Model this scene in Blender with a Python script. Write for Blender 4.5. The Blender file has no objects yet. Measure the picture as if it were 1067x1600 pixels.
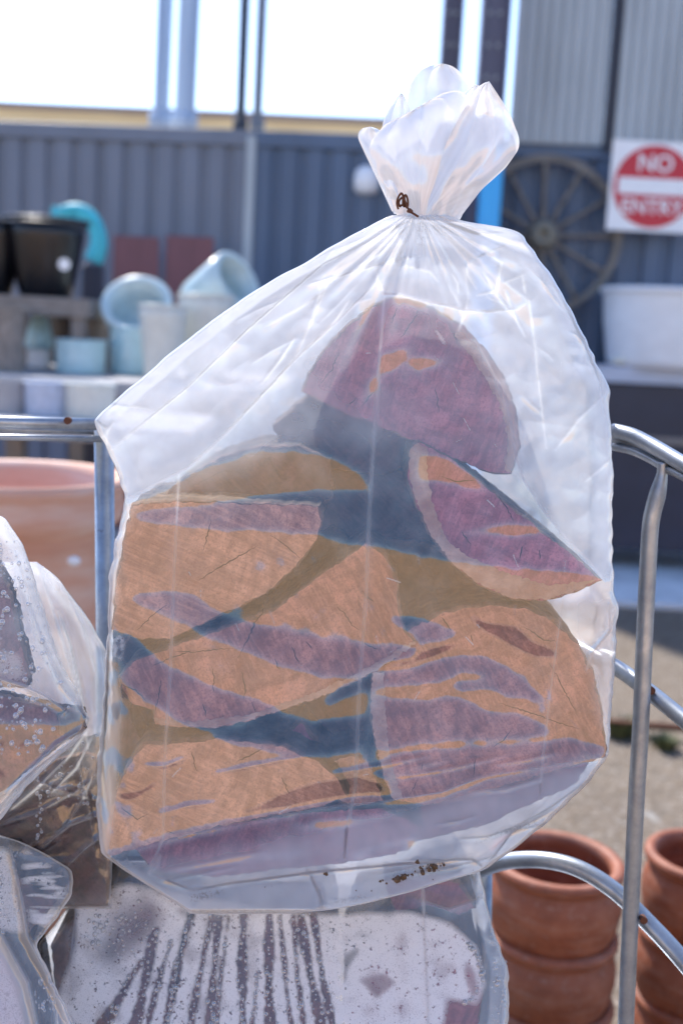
import bpy, bmesh, math, random
import numpy as np
from mathutils import Vector, Matrix, noise
random.seed(7); rng = np.random.default_rng(7)
R = math.radians
sc = bpy.context.scene
COL = sc.collection

# ---------------------------------------------------------------- camera
CAM = Vector((0, 0, 1.6)); PITCH = R(-9); ROLL = R(3.0); F = 1778.0   # focal length in photo pixels (1067 x 1600)
fwd = Vector((0, math.cos(PITCH), math.sin(PITCH))); u0 = Vector((0, -math.sin(PITCH), math.cos(PITCH))); r0 = Vector((1, 0, 0))
rr = r0 * math.cos(ROLL) + u0 * math.sin(ROLL); uu = -r0 * math.sin(ROLL) + u0 * math.cos(ROLL)
cd = bpy.data.cameras.new('camera'); cam = bpy.data.objects.new('camera', cd); COL.objects.link(cam); sc.camera = cam
m = Matrix((rr, uu, -fwd)).transposed().to_4x4(); m.translation = CAM; cam.matrix_world = m
cd.sensor_fit = 'VERTICAL'; cd.sensor_height = 36; cd.sensor_width = 24; cd.lens = 40; cd.clip_start = .05; cd.clip_end = 600
cd.dof.use_dof = True; cd.dof.focus_distance = 1.13; cd.dof.aperture_fstop = 3.6

# ---------------------------------------------------------------- world and sun (back light, high and to the left)
SUN_EL, SUN_AZ = R(48), R(-25)          # azimuth from +Y towards +X
w = bpy.data.worlds.new('World'); sc.world = w; w.use_nodes = True
nt = w.node_tree; bg = nt.nodes['Background']; sky = nt.nodes.new('ShaderNodeTexSky')
sky.sky_type = 'NISHITA'; sky.sun_disc = False; sky.sun_elevation = SUN_EL; sky.sun_rotation = SUN_AZ
sky.dust_density = .6; sky.air_density = 1.0; sky.ozone_density = 5
wb = nt.nodes.new('ShaderNodeMix'); wb.data_type = 'RGBA'; wb.blend_type = 'MULTIPLY'; wb.inputs[0].default_value = 1; wb.inputs[7].default_value = (1.05, .98, .98, 1)
nt.links.new(sky.outputs[0], wb.inputs[6]); nt.links.new(wb.outputs[2], bg.inputs[0]); bg.inputs[1].default_value = .10
sl = bpy.data.lights.new('sun', 'SUN'); sl.energy = 2.3; sl.angle = R(2); sl.color = (1, .95, .88)
sun = bpy.data.objects.new('sun', sl); COL.objects.link(sun)
sd = Vector((math.sin(SUN_AZ) * math.cos(SUN_EL), math.cos(SUN_AZ) * math.cos(SUN_EL), math.sin(SUN_EL)))
sun.rotation_euler = sd.to_track_quat('Z', 'Y').to_euler(); sun.location = sd * 20
sc.view_settings.view_transform = 'Standard'; sc.view_settings.look = 'None'; sc.view_settings.exposure = 1.84; sc.view_settings.gamma = 1
sc.render.engine = 'CYCLES'
cy = sc.cycles; cy.max_bounces = 10; cy.transparent_max_bounces = 24; cy.transmission_bounces = 8; cy.glossy_bounces = 4; cy.diffuse_bounces = 4
cy.use_denoising = True; cy.sample_clamp_indirect = 6; cy.caustics_refractive = False; cy.caustics_reflective = False

# ---------------------------------------------------------------- helpers
def ray(px, py):
    d = fwd + rr * ((px - 533.5) / F) + uu * ((800 - py) / F)
    return d / d.y
def at(px, py, Y): return CAM + ray(px, py) * Y
def atz(px, py, z):
    d = ray(px, py); return CAM + d * ((z - CAM.z) / d.z)
def mpp(Y): return Y / F                       # metres per photo pixel at distance Y
_rx = np.array([*rr]); _ux = np.array([*uu]); _fx = np.array([*fwd])
def at_np(px, py, Y):
    d = _fx + _rx * ((px - 533.5) / F)[..., None] + _ux * ((800 - py) / F)[..., None]
    return np.array([*CAM]) + d * (Y / d[..., 1])[..., None]

def tag(o, label=None, cat=None, group=None, kind=None):
    if label: o['label'] = label
    if cat: o['category'] = cat
    if group: o['group'] = group
    if kind: o['kind'] = kind
    return o
def empty(name, loc=(0, 0, 0), rz=0):
    o = bpy.data.objects.new(name, None); COL.objects.link(o); o.location = loc; o.rotation_euler.z = rz
    o.empty_display_size = .05; return o
def link(name, me, mat=None, parent=None, smooth=True):
    o = bpy.data.objects.new(name, me); COL.objects.link(o)
    if mat:
        for mm in (mat if isinstance(mat, (list, tuple)) else [mat]): me.materials.append(mm)
    if smooth and len(me.polygons): me.polygons.foreach_set('use_smooth', np.ones(len(me.polygons), bool))
    if parent is not None:
        o.parent = parent
    return o
def from_bm(name, bm, mat=None, parent=None, smooth=False):
    bmesh.ops.recalc_face_normals(bm, faces=bm.faces[:])
    me = bpy.data.meshes.new(name); bm.to_mesh(me); bm.free()
    return link(name, me, mat, parent, smooth)
def box(bm, c, s, M=None, bevel=0):
    r = bmesh.ops.create_cube(bm, size=1); vs = r['verts']
    for v in vs: v.co = Vector((v.co.x * s[0], v.co.y * s[1], v.co.z * s[2]))
    if bevel:
        es = list({e for v in vs for e in v.link_edges})
        q = bmesh.ops.bevel(bm, geom=es, offset=bevel, segments=2, affect='EDGES', profile=.5)
        vs = list({v for f in q['faces'] for v in f.verts} | {v for v in vs if v.is_valid})
    for v in vs:
        v.co = (M @ v.co if M else v.co) + Vector(c)
def lathe(bm, prof, n=48, M=None, c=(0, 0, 0)):
    rings = []
    for r, z in prof:
        ring = []
        for i in range(n):
            a = 2 * math.pi * i / n
            p = Vector((max(r, 1e-4) * math.cos(a), max(r, 1e-4) * math.sin(a), z))
            if M: p = M @ p
            ring.append(bm.verts.new(p + Vector(c)))
        rings.append(ring)
    for a, b in zip(rings, rings[1:]):
        for i in range(n):
            bm.faces.new((a[i], a[(i + 1) % n], b[(i + 1) % n], b[i]))
    for ring in (rings[0], rings[-1]): bm.faces.new(ring)
def smooth_path(pts, k=6):
    pts = [Vector(p) for p in pts]; out = []
    for i in range(len(pts) - 1):
        p0 = pts[max(i - 1, 0)]; p1 = pts[i]; p2 = pts[i + 1]; p3 = pts[min(i + 2, len(pts) - 1)]
        for j in range(k):
            t = j / k
            out.append(.5 * ((2 * p1) + (p2 - p0) * t + (2 * p0 - 5 * p1 + 4 * p2 - p3) * t * t + (3 * p1 - p0 - 3 * p2 + p3) * t ** 3))
    out.append(pts[-1]); return out
def tube(bm, pts, rad, n=16, k=6, flat=None):
    P = smooth_path(pts, k) if k > 1 else [Vector(p) for p in pts]
    prev = None; rings = []; up = Vector((.13, .2, 1)).normalized()
    for i, p in enumerate(P):
        t = (P[min(i + 1, len(P) - 1)] - P[max(i - 1, 0)]).normalized()
        if prev is None: a = t.cross(up).normalized()
        else: a = (prev - t * prev.dot(t)).normalized()
        prev = a; b = t.cross(a)
        rd = rad(i / (len(P) - 1)) if callable(rad) else rad
        rings.append([bm.verts.new(p + (a * math.cos(2 * math.pi * j / n) + b * math.sin(2 * math.pi * j / n)) * rd) for j in range(n)])
    for a, b in zip(rings, rings[1:]):
        for i in range(n): bm.faces.new((a[i], a[(i + 1) % n], b[(i + 1) % n], b[i]))
    bm.faces.new(rings[0]); bm.faces.new(rings[-1])

# ---------------------------------------------------------------- materials
class NT:
    def __init__(s, name):
        s.m = bpy.data.materials.new(name); s.m.use_nodes = True; s.t = s.m.node_tree; s.t.nodes.clear()
        s.out = s.n('ShaderNodeOutputMaterial')
    def n(s, typ, **kw):
        nd = s.t.nodes.new(typ)
        for k, v in kw.items():
            if k.startswith('i_'):
                key = k[2:]; key = int(key) if key.isdigit() else key.replace('_', ' ')
                nd.inputs[key].default_value = v
            else: setattr(nd, k, v)
        return nd
    def l(s, a, b): s.t.links.new(a, b)
    def math(s, op, a, b=None, clamp=False):
        nd = s.n('ShaderNodeMath', operation=op, use_clamp=clamp)
        for i, v in enumerate((a, b)):
            if v is None: continue
            if isinstance(v, (int, float)): nd.inputs[i].default_value = v
            else: s.l(v, nd.inputs[i])
        return nd.outputs[0]
    def mixc(s, f, a, b, blend='MIX'):
        nd = s.n('ShaderNodeMix', data_type='RGBA', blend_type=blend)
        for k, v in ((0, f), (6, a), (7, b)):
            if hasattr(v, 'is_linked') or hasattr(v, 'links'): s.l(v, nd.inputs[k])
            else: nd.inputs[k].default_value = v if k == 0 else (*v[:3], 1)
        return nd.outputs[2]
    def noise(s, scale, detail=4, rough=.55, vec=None, dist=0):
        nd = s.n('ShaderNodeTexNoise'); nd.inputs['Scale'].default_value = scale; nd.inputs['Detail'].default_value = detail
        nd.inputs['Roughness'].default_value = rough; nd.inputs['Distortion'].default_value = dist
        if vec is not None: s.l(vec, nd.inputs['Vector'])
        return nd.outputs[0]
    def ramp(s, f, stops):
        nd = s.n('ShaderNodeValToRGB'); cr = nd.color_ramp
        while len(cr.elements) < len(stops): cr.elements.new(.5)
        for e, (p, c) in zip(cr.elements, stops):
            e.position = p; e.color = (*c[:3], 1) if not isinstance(c, (int, float)) else (c, c, c, 1)
        s.l(f, nd.inputs[0]); return nd.outputs[0]
    def coord(s, kind='Object', scale=None, rot=None):
        o = s.n('ShaderNodeTexCoord').outputs[kind]
        if scale or rot:
            mp = s.n('ShaderNodeMapping'); s.l(o, mp.inputs[0])
            if scale: mp.inputs['Scale'].default_value = scale
            if rot: mp.inputs['Rotation'].default_value = rot
            o = mp.outputs[0]
        return o
    def principled(s, col, rough=.6, metal=0, bump=None, bstr=.3, bdist=.002, spec=.5, **kw):
        p = s.n('ShaderNodeBsdfPrincipled')
        for k, v in (('Base Color', col), ('Roughness', rough), ('Metallic', metal), ('Specular IOR Level', spec)):
            if hasattr(v, 'links'): s.l(v, p.inputs[k])
            else: p.inputs[k].default_value = (*v[:3], 1) if k == 'Base Color' else v
        for k, v in kw.items(): p.inputs[k.replace('_', ' ')].default_value = v
        if bump is not None:
            b = s.n('ShaderNodeBump'); b.inputs['Strength'].default_value = bstr; b.inputs['Distance'].default_value = bdist
            s.l(bump, b.inputs['Height']); s.l(b.outputs[0], p.inputs['Normal'])
        s.l(p.outputs[0], s.out.inputs[0]); return s.m

def mat_plain(name, col, rough=.6, metal=0, var=.15, scale=6, bstr=.2, bdist=.001, spec=.5, coat=0):
    t = NT(name); nz = t.noise(scale, 5)
    c = t.mixc(t.ramp(nz, [(.3, 0), (.7, 1)]), [x * (1 - var) for x in col], [min(1, x * (1 + var)) for x in col])
    n2 = t.noise(scale * 12, 3)
    kw = {'Coat_Weight': coat} if coat else {}
    return t.principled(c, rough, metal, n2, bstr, bdist, spec, **kw)

def mat_terracotta():
    t = NT('terracotta'); nz = t.noise(5, 6, .6); n2 = t.noise(60, 4); co = t.coord('Object', (1, 1, 9)); n3 = t.noise(7, 4, vec=co)
    c = t.ramp(nz, [(.25, (.16, .042, .02)), (.5, (.245, .072, .033)), (.75, (.33, .12, .065))])
    c = t.mixc(t.ramp(n3, [(.52, 0), (.75, .4)]), c, (.34, .22, .17))
    c = t.mixc(t.ramp(t.noise(16, 5, .7), [(.56, 0), (.7, .35)]), c, (.40, .30, .25))
    return t.principled(c, .62, 0, n2, .25, .0015)
def mat_terracotta_pale():
    t = NT('pale_terracotta'); co = t.coord('Object', (1, 1, 6)); n3 = t.noise(3, 5, vec=co)
    c = t.ramp(n3, [(.3, (.56, .27, .18)), (.5, (.66, .38, .28)), (.7, (.72, .54, .46))])
    return t.principled(c, .75, 0, t.noise(50, 4), .3, .002)
def mat_gravel():
    t = NT('gravel'); co = t.coord('Object'); a = t.noise(.8, 5, vec=co); v = t.n('ShaderNodeTexVoronoi'); v.inputs['Scale'].default_value = 55; t.l(co, v.inputs[0])
    n2 = t.noise(14, 6, .7, co)
    c = t.ramp(a, [(.35, (.15, .10, .06)), (.65, (.23, .165, .105))])
    c = t.mixc(t.ramp(n2, [(.35, 0), (.7, 1)]), t.mixc(.5, c, (.07, .06, .045)), c)
    st = t.ramp(v.outputs['Color'], [(.0, (.05, .045, .04)), (.6, (.16, .14, .12)), (1, (.36, .34, .32))])
    c = t.mixc(.4, c, st)
    wv = t.noise(5, 3, vec=co); c = t.mixc(t.ramp(wv, [(.66, 0), (.72, .7)]), c, (.34, .33, .31))
    return t.principled(c, .9, 0, v.outputs['Distance'], .8, .01)
def mat_concrete(name='concrete', col=(.68, .68, .69)):
    t = NT(name); co = t.coord('Object'); a = t.noise(2.5, 7, .65, co)
    c = t.mixc(t.ramp(a, [(.3, 0), (.7, 1)]), [x * .75 for x in col], [x * 1.15 for x in col])
    return t.principled(c, .85, 0, t.noise(70, 4, vec=co), .4, .002)
def mat_wall(name, col):
    t = NT(name); co = t.coord('Object', (1.2, 1.2, .35)); a = t.noise(2.2, 6, .6, co)
    c = t.mixc(t.ramp(a, [(.3, 0), (.7, 1)]), [x * .86 for x in col], [x * 1.12 for x in col])
    d = t.noise(30, 3, vec=t.coord('Object', (1, 1, .1))); c = t.mixc(t.ramp(d, [(.55, 0), (.9, .25)]), c, [x * 1.5 for x in col])
    return t.principled(c, .5, 0, a, .1, .002)
def mat_galv():
    t = NT('galvanised_steel'); co = t.coord('Object'); v = t.n('ShaderNodeTexVoronoi'); v.inputs['Scale'].default_value = 90; t.l(co, v.inputs[0])
    nz = t.noise(25, 6, .65, co); n2 = t.noise(160, 3, vec=co)
    c = t.ramp(nz, [(.3, (.22, .245, .28)), (.6, (.36, .39, .43)), (.8, (.52, .55, .60))])
    c = t.mixc(t.ramp(t.noise(60, 5, .7, co), [(.66, 0), (.74, .6)]), c, (.12, .08, .06))
    r = t.ramp(nz, [(.3, .5), (.7, .3)])
    return t.principled(c, r, .75, n2, .25, .0006)
def mat_rust(name='rusty_iron'):
    t = NT(name); nz = t.noise(120, 5)
    return t.principled(t.ramp(nz, [(.3, (.05, .02, .012)), (.7, (.18, .06, .025))]), .8, .1, nz, .4, .0005)

def mat_film():
    """thin polythene: clear / milky scatter / mirror of the surroundings; milk, frost, dirt are what the film carries"""
    t = NT('polythene_film'); co = t.coord('Object')
    g = t.n('ShaderNodeNewGeometry'); nb = t.noise(38, 4, .6, co); fine = t.noise(520, 3, .6, co)
    b = t.n('ShaderNodeBump'); b.inputs['Strength'].default_value = .05; b.inputs['Distance'].default_value = .001; t.l(nb, b.inputs['Height'])
    b2 = t.n('ShaderNodeBump'); b2.inputs['Strength'].default_value = .05; b2.inputs['Distance'].default_value = .0004
    t.l(fine, b2.inputs['Height']); t.l(b.outputs[0], b2.inputs['Normal'])
    dp = t.n('ShaderNodeVectorMath', operation='DOT_PRODUCT'); t.l(b.outputs[0], dp.inputs[0]); t.l(g.outputs['Incoming'], dp.inputs[1])
    cos = t.math('MAXIMUM', t.math('ABSOLUTE', dp.outputs['Value']), .12)
    at_ = lambda n: t.n('ShaderNodeAttribute', attribute_name=n).outputs['Fac']
    milk = at_('milk'); frost = at_('frost'); dirt = at_('dirt')
    mn = t.noise(9, 5, .6, co); milk = t.math('MULTIPLY', milk, t.math('ADD', .72, t.math('MULTIPLY', mn, .56)), True)
    meff = t.math('SUBTRACT', 1, t.math('POWER', t.math('SUBTRACT', 1, milk, True), t.math('DIVIDE', 1, cos)), True)
    # condensation: a fog of tiny beads, with pinholes where beads have merged
    fz = t.noise(900, 2, .5, co); f2 = t.noise(170, 4, .7, co)
    fg = t.math('MULTIPLY', t.ramp(fz, [(.36, .72), (.48, 1)]), t.ramp(f2, [(.34, .2), (.41, 1)]))
    fr = t.math('MULTIPLY', frost, fg, True)
    sc_ = t.math('MAXIMUM', meff, fr)
    tr = t.n('ShaderNodeBsdfTransparent'); tr.inputs[0].default_value = (.985, .985, .99, 1)
    di = t.n('ShaderNodeBsdfDiffuse'); di.inputs[0].default_value = (.92, .91, .91, 1); t.l(b.outputs[0], di.inputs['Normal'])
    tl = t.n('ShaderNodeBsdfTranslucent'); tl.inputs[0].default_value = (.90, .90, .90, 1); t.l(b.outputs[0], tl.inputs['Normal'])
    m1 = t.n('ShaderNodeMixShader'); t.l(t.math('SUBTRACT', t.math('ADD', .56, t.math('MULTIPLY', at_('fold'), .5)), t.math('MULTIPLY', fr, .35), True), m1.inputs[0]); t.l(di.outputs[0], m1.inputs[1]); t.l(tl.outputs[0], m1.inputs[2])
    m2 = t.n('ShaderNodeMixShader'); t.l(sc_, m2.inputs[0]); t.l(tr.outputs[0], m2.inputs[1]); t.l(m1.outputs[0], m2.inputs[2])
    dd = t.n('ShaderNodeBsdfDiffuse'); dn = t.noise(240, 5, .7, co)
    t.l(t.ramp(dn, [(.35, (.02, .014, .01)), (.7, (.25, .15, .07))]), dd.inputs[0])
    dm = t.math('MULTIPLY', dirt, t.ramp(t.noise(420, 4, .7, co), [(.45, 0), (.62, 1)]), True)
    m3 = t.n('ShaderNodeMixShader'); t.l(dm, m3.inputs[0]); t.l(m2.outputs[0], m3.inputs[1]); t.l(dd.outputs[0], m3.inputs[2])
    gl = t.n('ShaderNodeBsdfGlossy'); gl.inputs['Roughness'].default_value = .035; gl.inputs[0].default_value = (1, 1, 1, 1); t.l(b2.outputs[0], gl.inputs['Normal'])
    F0 = .088
    fres = t.math('ADD', F0, t.math('MULTIPLY', 1 - F0, t.math('POWER', t.math('SUBTRACT', 1, cos), 5)))
    fres = t.math('MULTIPLY', fres, t.math('SUBTRACT', 1, t.math('MULTIPLY', fr, .8)))
    m4 = t.n('ShaderNodeMixShader'); t.l(fres, m4.inputs[0]); t.l(m3.outputs[0], m4.inputs[1]); t.l(gl.outputs[0], m4.inputs[2])
    t.l(m4.outputs[0], t.out.inputs[0]); return t.m

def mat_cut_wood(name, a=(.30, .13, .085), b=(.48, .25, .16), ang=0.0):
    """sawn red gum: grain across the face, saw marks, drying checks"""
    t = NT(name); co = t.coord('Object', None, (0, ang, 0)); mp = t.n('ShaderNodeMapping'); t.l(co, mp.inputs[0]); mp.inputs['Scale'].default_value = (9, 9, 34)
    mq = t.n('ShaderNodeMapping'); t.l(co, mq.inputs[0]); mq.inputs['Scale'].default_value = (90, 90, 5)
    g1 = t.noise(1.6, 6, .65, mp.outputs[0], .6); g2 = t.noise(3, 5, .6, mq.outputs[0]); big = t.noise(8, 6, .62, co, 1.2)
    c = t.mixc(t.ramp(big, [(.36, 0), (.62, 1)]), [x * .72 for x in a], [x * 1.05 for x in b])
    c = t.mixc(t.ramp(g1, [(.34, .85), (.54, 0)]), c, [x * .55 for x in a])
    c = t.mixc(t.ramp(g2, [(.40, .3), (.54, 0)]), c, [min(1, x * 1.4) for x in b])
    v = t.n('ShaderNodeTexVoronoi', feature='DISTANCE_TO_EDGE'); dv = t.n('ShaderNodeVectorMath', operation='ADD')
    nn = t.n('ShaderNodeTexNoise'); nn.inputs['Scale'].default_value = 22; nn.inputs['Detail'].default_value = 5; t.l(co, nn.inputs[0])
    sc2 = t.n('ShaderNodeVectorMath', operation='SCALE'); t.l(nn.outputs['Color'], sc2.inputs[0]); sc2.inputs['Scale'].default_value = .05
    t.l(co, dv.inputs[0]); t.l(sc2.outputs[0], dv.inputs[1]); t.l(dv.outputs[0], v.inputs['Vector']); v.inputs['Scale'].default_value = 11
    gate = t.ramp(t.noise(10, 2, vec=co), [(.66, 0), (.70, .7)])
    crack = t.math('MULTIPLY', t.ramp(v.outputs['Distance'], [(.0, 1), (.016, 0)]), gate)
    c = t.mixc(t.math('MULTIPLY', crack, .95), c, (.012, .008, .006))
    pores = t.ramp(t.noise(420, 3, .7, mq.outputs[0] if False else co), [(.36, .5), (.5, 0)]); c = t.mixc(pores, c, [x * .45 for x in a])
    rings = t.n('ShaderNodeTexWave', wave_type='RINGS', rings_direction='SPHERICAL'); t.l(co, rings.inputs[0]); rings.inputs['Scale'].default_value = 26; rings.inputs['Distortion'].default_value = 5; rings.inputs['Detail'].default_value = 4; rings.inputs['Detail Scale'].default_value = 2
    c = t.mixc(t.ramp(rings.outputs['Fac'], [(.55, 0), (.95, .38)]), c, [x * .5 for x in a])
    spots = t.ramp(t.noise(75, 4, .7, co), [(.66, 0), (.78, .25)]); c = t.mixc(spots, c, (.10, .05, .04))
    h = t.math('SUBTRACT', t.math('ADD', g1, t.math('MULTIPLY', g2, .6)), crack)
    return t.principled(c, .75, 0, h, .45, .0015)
def mat_bark(name='bark', a=(.05, .035, .025), b=(.22, .15, .10)):
    t = NT(name); co = t.coord('Object'); n1 = t.noise(28, 7, .7, co)
    v = t.n('ShaderNodeTexVoronoi'); v.inputs['Scale'].default_value = 60; t.l(co, v.inputs[0])
    c = t.mixc(t.ramp(v.outputs['Distance'], [(0, 0), (.6, 1)]), a, t.ramp(n1, [(.35, a), (.7, b)]))
    return t.principled(c, .9, 0, n1, .9, .006)
M = {}
M['film'] = mat_film(); M['galv'] = mat_galv(); M['gravel'] = mat_gravel(); M['concrete'] = mat_concrete()
M['terra'] = mat_terracotta(); M['terra2'] = mat_terracotta_pale(); M['rust'] = mat_rust(); M['bark'] = mat_bark()
M['woodmid'] = mat_cut_wood('red_gum_wet', (.13, .045, .04), (.26, .10, .085), ang=.2)
M['barkdark'] = mat_bark('wet_bark', (.012, .008, .007), (.05, .03, .022))
M['crackdark'] = mat_plain('crack_shadow', (.02, .013, .01), .9)
M['rim'] = mat_bark('crumbly_edge', (.06, .033, .024), (.34, .20, .14))
M['sap'] = mat_bark('sapwood', (.28, .14, .10), (.56, .37, .28))
M['wood1'] = mat_cut_wood('red_gum_cut', (.34, .125, .085), (.52, .225, .15), ang=.5); M['wood2'] = mat_cut_wood('red_gum_pink', (.30, .075, .10), (.45, .15, .17), ang=-.3)
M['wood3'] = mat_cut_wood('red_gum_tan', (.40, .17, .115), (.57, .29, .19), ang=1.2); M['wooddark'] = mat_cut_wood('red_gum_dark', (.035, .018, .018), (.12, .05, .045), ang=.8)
M['wall'] = mat_wall('blue_grey_steel', (.15, .17, .22)); M['wall2'] = mat_wall('deep_blue_steel', (.08, .12, .195)); M['grey'] = mat_wall('grey_steel', (.38, .42, .45))
M['column'] = mat_plain('purple_grey_paint', (.13, .13, .20), .5); M['white'] = mat_plain('white_paint', (.78, .79, .82), .45, var=.06)
M['blue'] = mat_plain('bright_blue_plastic', (.03, .38, .80), .4, var=.08)
M['teal'] = mat_plain('turquoise_glaze', (.05, .42, .50), .55, var=.3); M['aqua'] = mat_plain('pale_aqua_glaze', (.40, .60, .66), .3, var=.1, coat=.3)
M['aqua2'] = mat_plain('grey_aqua_glaze', (.50, .62, .64), .3, var=.1); M['cream'] = mat_plain('cream_glaze', (.60, .60, .55), .35, var=.08)
M['black'] = mat_plain('black_glaze', (.005, .005, .008), .3, var=.3); M['maroon'] = mat_plain('maroon_board', (.17, .065, .075), .6)
M['timber'] = mat_plain('weathered_timber', (.24, .21, .19), .8, var=.35, scale=9, bstr=.6, bdist=.004); M['stone'] = mat_concrete('grey_stone', (.36, .35, .36))
M['ochre'] = mat_plain('ochre_roofing', (.90, .62, .32), .7); M['red'] = mat_plain('red_sign_paint', (.50, .006, .025), .4, var=.04)
M['navy'] = mat_plain('navy_paint', (.022, .025, .045), .5); M['bench'] = mat_plain('pale_bench_top', (.42, .47, .58), .4)
M['addedstrip'] = mat_plain('added_strip_sand', (.72, .51, .33), .9, var=.06, scale=2); M['addedwall'] = mat_plain('added_wall_render', (.76, .54, .34), .8, var=.05, scale=1); M['grass'] = mat_plain('weed_green', (.10, .115, .05), .8)
M['wheel'] = mat_plain('weathered_iron_wood', (.17, .155, .14), .8, var=.3)
def mat_water():
    t = NT('water'); tr = t.n('ShaderNodeBsdfTransparent'); gl = t.n('ShaderNodeBsdfGlossy'); gl.inputs['Roughness'].default_value = .03
    df = t.n('ShaderNodeBsdfDiffuse'); df.inputs[0].default_value = (.9, .92, .96, 1); lw = t.n('ShaderNodeLayerWeight'); lw.inputs[0].default_value = .45
    a = t.n('ShaderNodeMixShader'); t.l(t.math('ADD', .06, t.math('MULTIPLY', lw.outputs['Facing'], .9)), a.inputs[0]); t.l(tr.outputs[0], a.inputs[1]); t.l(df.outputs[0], a.inputs[2])
    b = t.n('ShaderNodeMixShader'); t.l(t.math('ADD', .10, t.math('MULTIPLY', lw.outputs['Fresnel'], .6)), b.inputs[0]); t.l(a.outputs[0], b.inputs[1]); t.l(gl.outputs[0], b.inputs[2])
    t.l(b.outputs[0], t.out.inputs[0]); return t.m
M['water'] = mat_water()

# ================================================================ SETTING
bm = bmesh.new(); s_ = 300
vs = [bm.verts.new(v) for v in ((-s_, -s_, 0), (s_, -s_, 0), (s_, s_, 0), (-s_, s_, 0))]; bm.faces.new(vs)
tag(from_bm('ground', bm, M['gravel']), kind='structure')
yp = atz(1010, 952, 0).y                                     # near edge of the concrete apron
bm = bmesh.new(); box(bm, (0, (yp + 12) / 2, .02), (40, 12 - yp, .04), bevel=.008)
tag(from_bm('pavement', bm, M['concrete']), kind='structure')

# ---- corrugated yard wall (its top edge runs through two points seen in the photo)
A = at(0, 190, 9.2); zt = A.z
lo, hi = 5., 14.
B = atz(530, 210, zt)
dirw = (B - A); dirw.z = 0; dirw.normalize(); nrm = Vector((-dirw.y, dirw.x, 0))
if nrm.y > 0: nrm = -nrm
pit = 39 * mpp(9.2)
def ribbed(name, p0, L, z0, z1, pitch, mat, depth=.03, parent=None, duty=.6):
    """one steel cladding sheet with trapezoid ribs, 1 mm thick look via solid back"""
    bm = bmesh.new(); prof = []; x = 0
    while x < L:
        w1 = pitch * duty; s = pitch * .08
        prof += [(x, depth), (x + w1, depth), (x + w1 + s, 0), (x + pitch - s, 0)]; x += pitch
    prof = [p for p in prof if p[0] <= L]
    fr = []; bk = []
    for zz in (z0, z1):
        fr.append([bm.verts.new(p0 + dirw * a + nrm * d + Vector((0, 0, zz - p0.z))) for a, d in prof])
        bk.append([bm.verts.new(p0 + dirw * a - nrm * .02 + Vector((0, 0, zz - p0.z))) for a, d in prof])
    for i in range(len(prof) - 1):
        bm.faces.new((fr[0][i], fr[0][i + 1], fr[1][i + 1], fr[1][i])); bm.faces.new((bk[0][i + 1], bk[0][i], bk[1][i], bk[1][i + 1]))
        bm.faces.new((fr[1][i], fr[1][i + 1], bk[1][i + 1], bk[1][i]))
    return from_bm(name, bm, mat, parent)
def wx(px, py=200, off=0.):                                   # distance along the wall where a pixel column meets it
    d = ray(px, py); P0 = A + nrm * off
    k = (P0 - CAM).dot(nrm) / d.dot(nrm); P = CAM + d * k; return (P - A).dot(dirw), P
s0 = -6.0; s400 = wx(402)[0]
t = empty('yard_wall', A.copy()); t.location.z = 0
def keep(o, par):                                             # parent while keeping world coordinates of the mesh
    o.parent = par; o.matrix_parent_inverse = Matrix.Translation(par.location).inverted() if par.rotation_euler.z == 0 else par.matrix_basis.inverted(); return o
p0 = A + dirw * s0; p0.z = 0
q = keep(ribbed('cladding', p0, s400 - s0, 0.02, zt - .12, pit, M['wall']), t)
bm = bmesh.new(); Rz = Matrix.Rotation(math.atan2(dirw.y, dirw.x), 3, 'Z')
c = A + dirw * ((s0 + s400) / 2) + nrm * .01; c.z = zt - .06
box(bm, c, (s400 - s0 - .002, .09, .118), Rz, .01); keep(from_bm('capping', bm, M['wall']), t)
tag(t, 'lighter blue grey corrugated yard wall behind the black pots and maroon boards', 'wall')
t = empty('shed_wall', A + dirw * s400); t.location.z = 0
p0 = A + dirw * (s400 + .004); p0.z = 0
keep(ribbed('cladding', p0, 9, 0.02, zt - .12, pit * .98, M['wall2']), t)
bm = bmesh.new(); c = A + dirw * (s400 + 4.5) + nrm * .01; c.z = zt - .06
box(bm, c, (8.99, .09, .118), Rz, .01); keep(from_bm('capping', bm, M['wall2']), t)
bm = bmesh.new(); c = A + dirw * (s400 - .03) + nrm * .05; c.z = zt / 2 - .02
box(bm, c, (.07, .04, zt - .05), Rz, .006); keep(from_bm('corner_flashing', bm, M['grey']), t)
tag(t, 'deep blue ribbed wall carrying the wagon wheel and the red sign', 'wall')

# ---- far roof line beyond the wall
Yr = 22
bm = bmesh.new()
a0 = at(-260, 146, Yr); a1 = at(640, 186, Yr)
h = 26 * mpp(Yr)
def strip(bm, a, b, hh, th=.3, dy=0):
    vs = []
    for yy in (0, th):
        for p in (a, b):
            for z in (0, -hh): vs.append(bm.verts.new(p + Vector((0, yy + dy, z))))
    f = [(0, 2, 3, 1), (4, 5, 7, 6), (0, 1, 5, 4), (2, 6, 7, 3), (0, 4, 6, 2), (1, 3, 7, 5)]
    for q in f: bm.faces.new([vs[i] for i in q])
t = empty('neighbouring_shed', (a0.x, Yr, 0))
strip(bm, a0, a1, h * .35); keep(from_bm('roof_edge', bm, mat_plain('brown_gutter', (.30, .22, .20), .6)), t)
bm = bmesh.new(); strip(bm, a0 - Vector((0, 0, h * .36)), a1 - Vector((0, 0, h * .36)), 3.0, dy=.05); keep(from_bm('ochre_wall', bm, M['ochre']), t)
tag(t, 'long ochre building with brown roof edge just showing above the yard wall', 'building')

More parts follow.
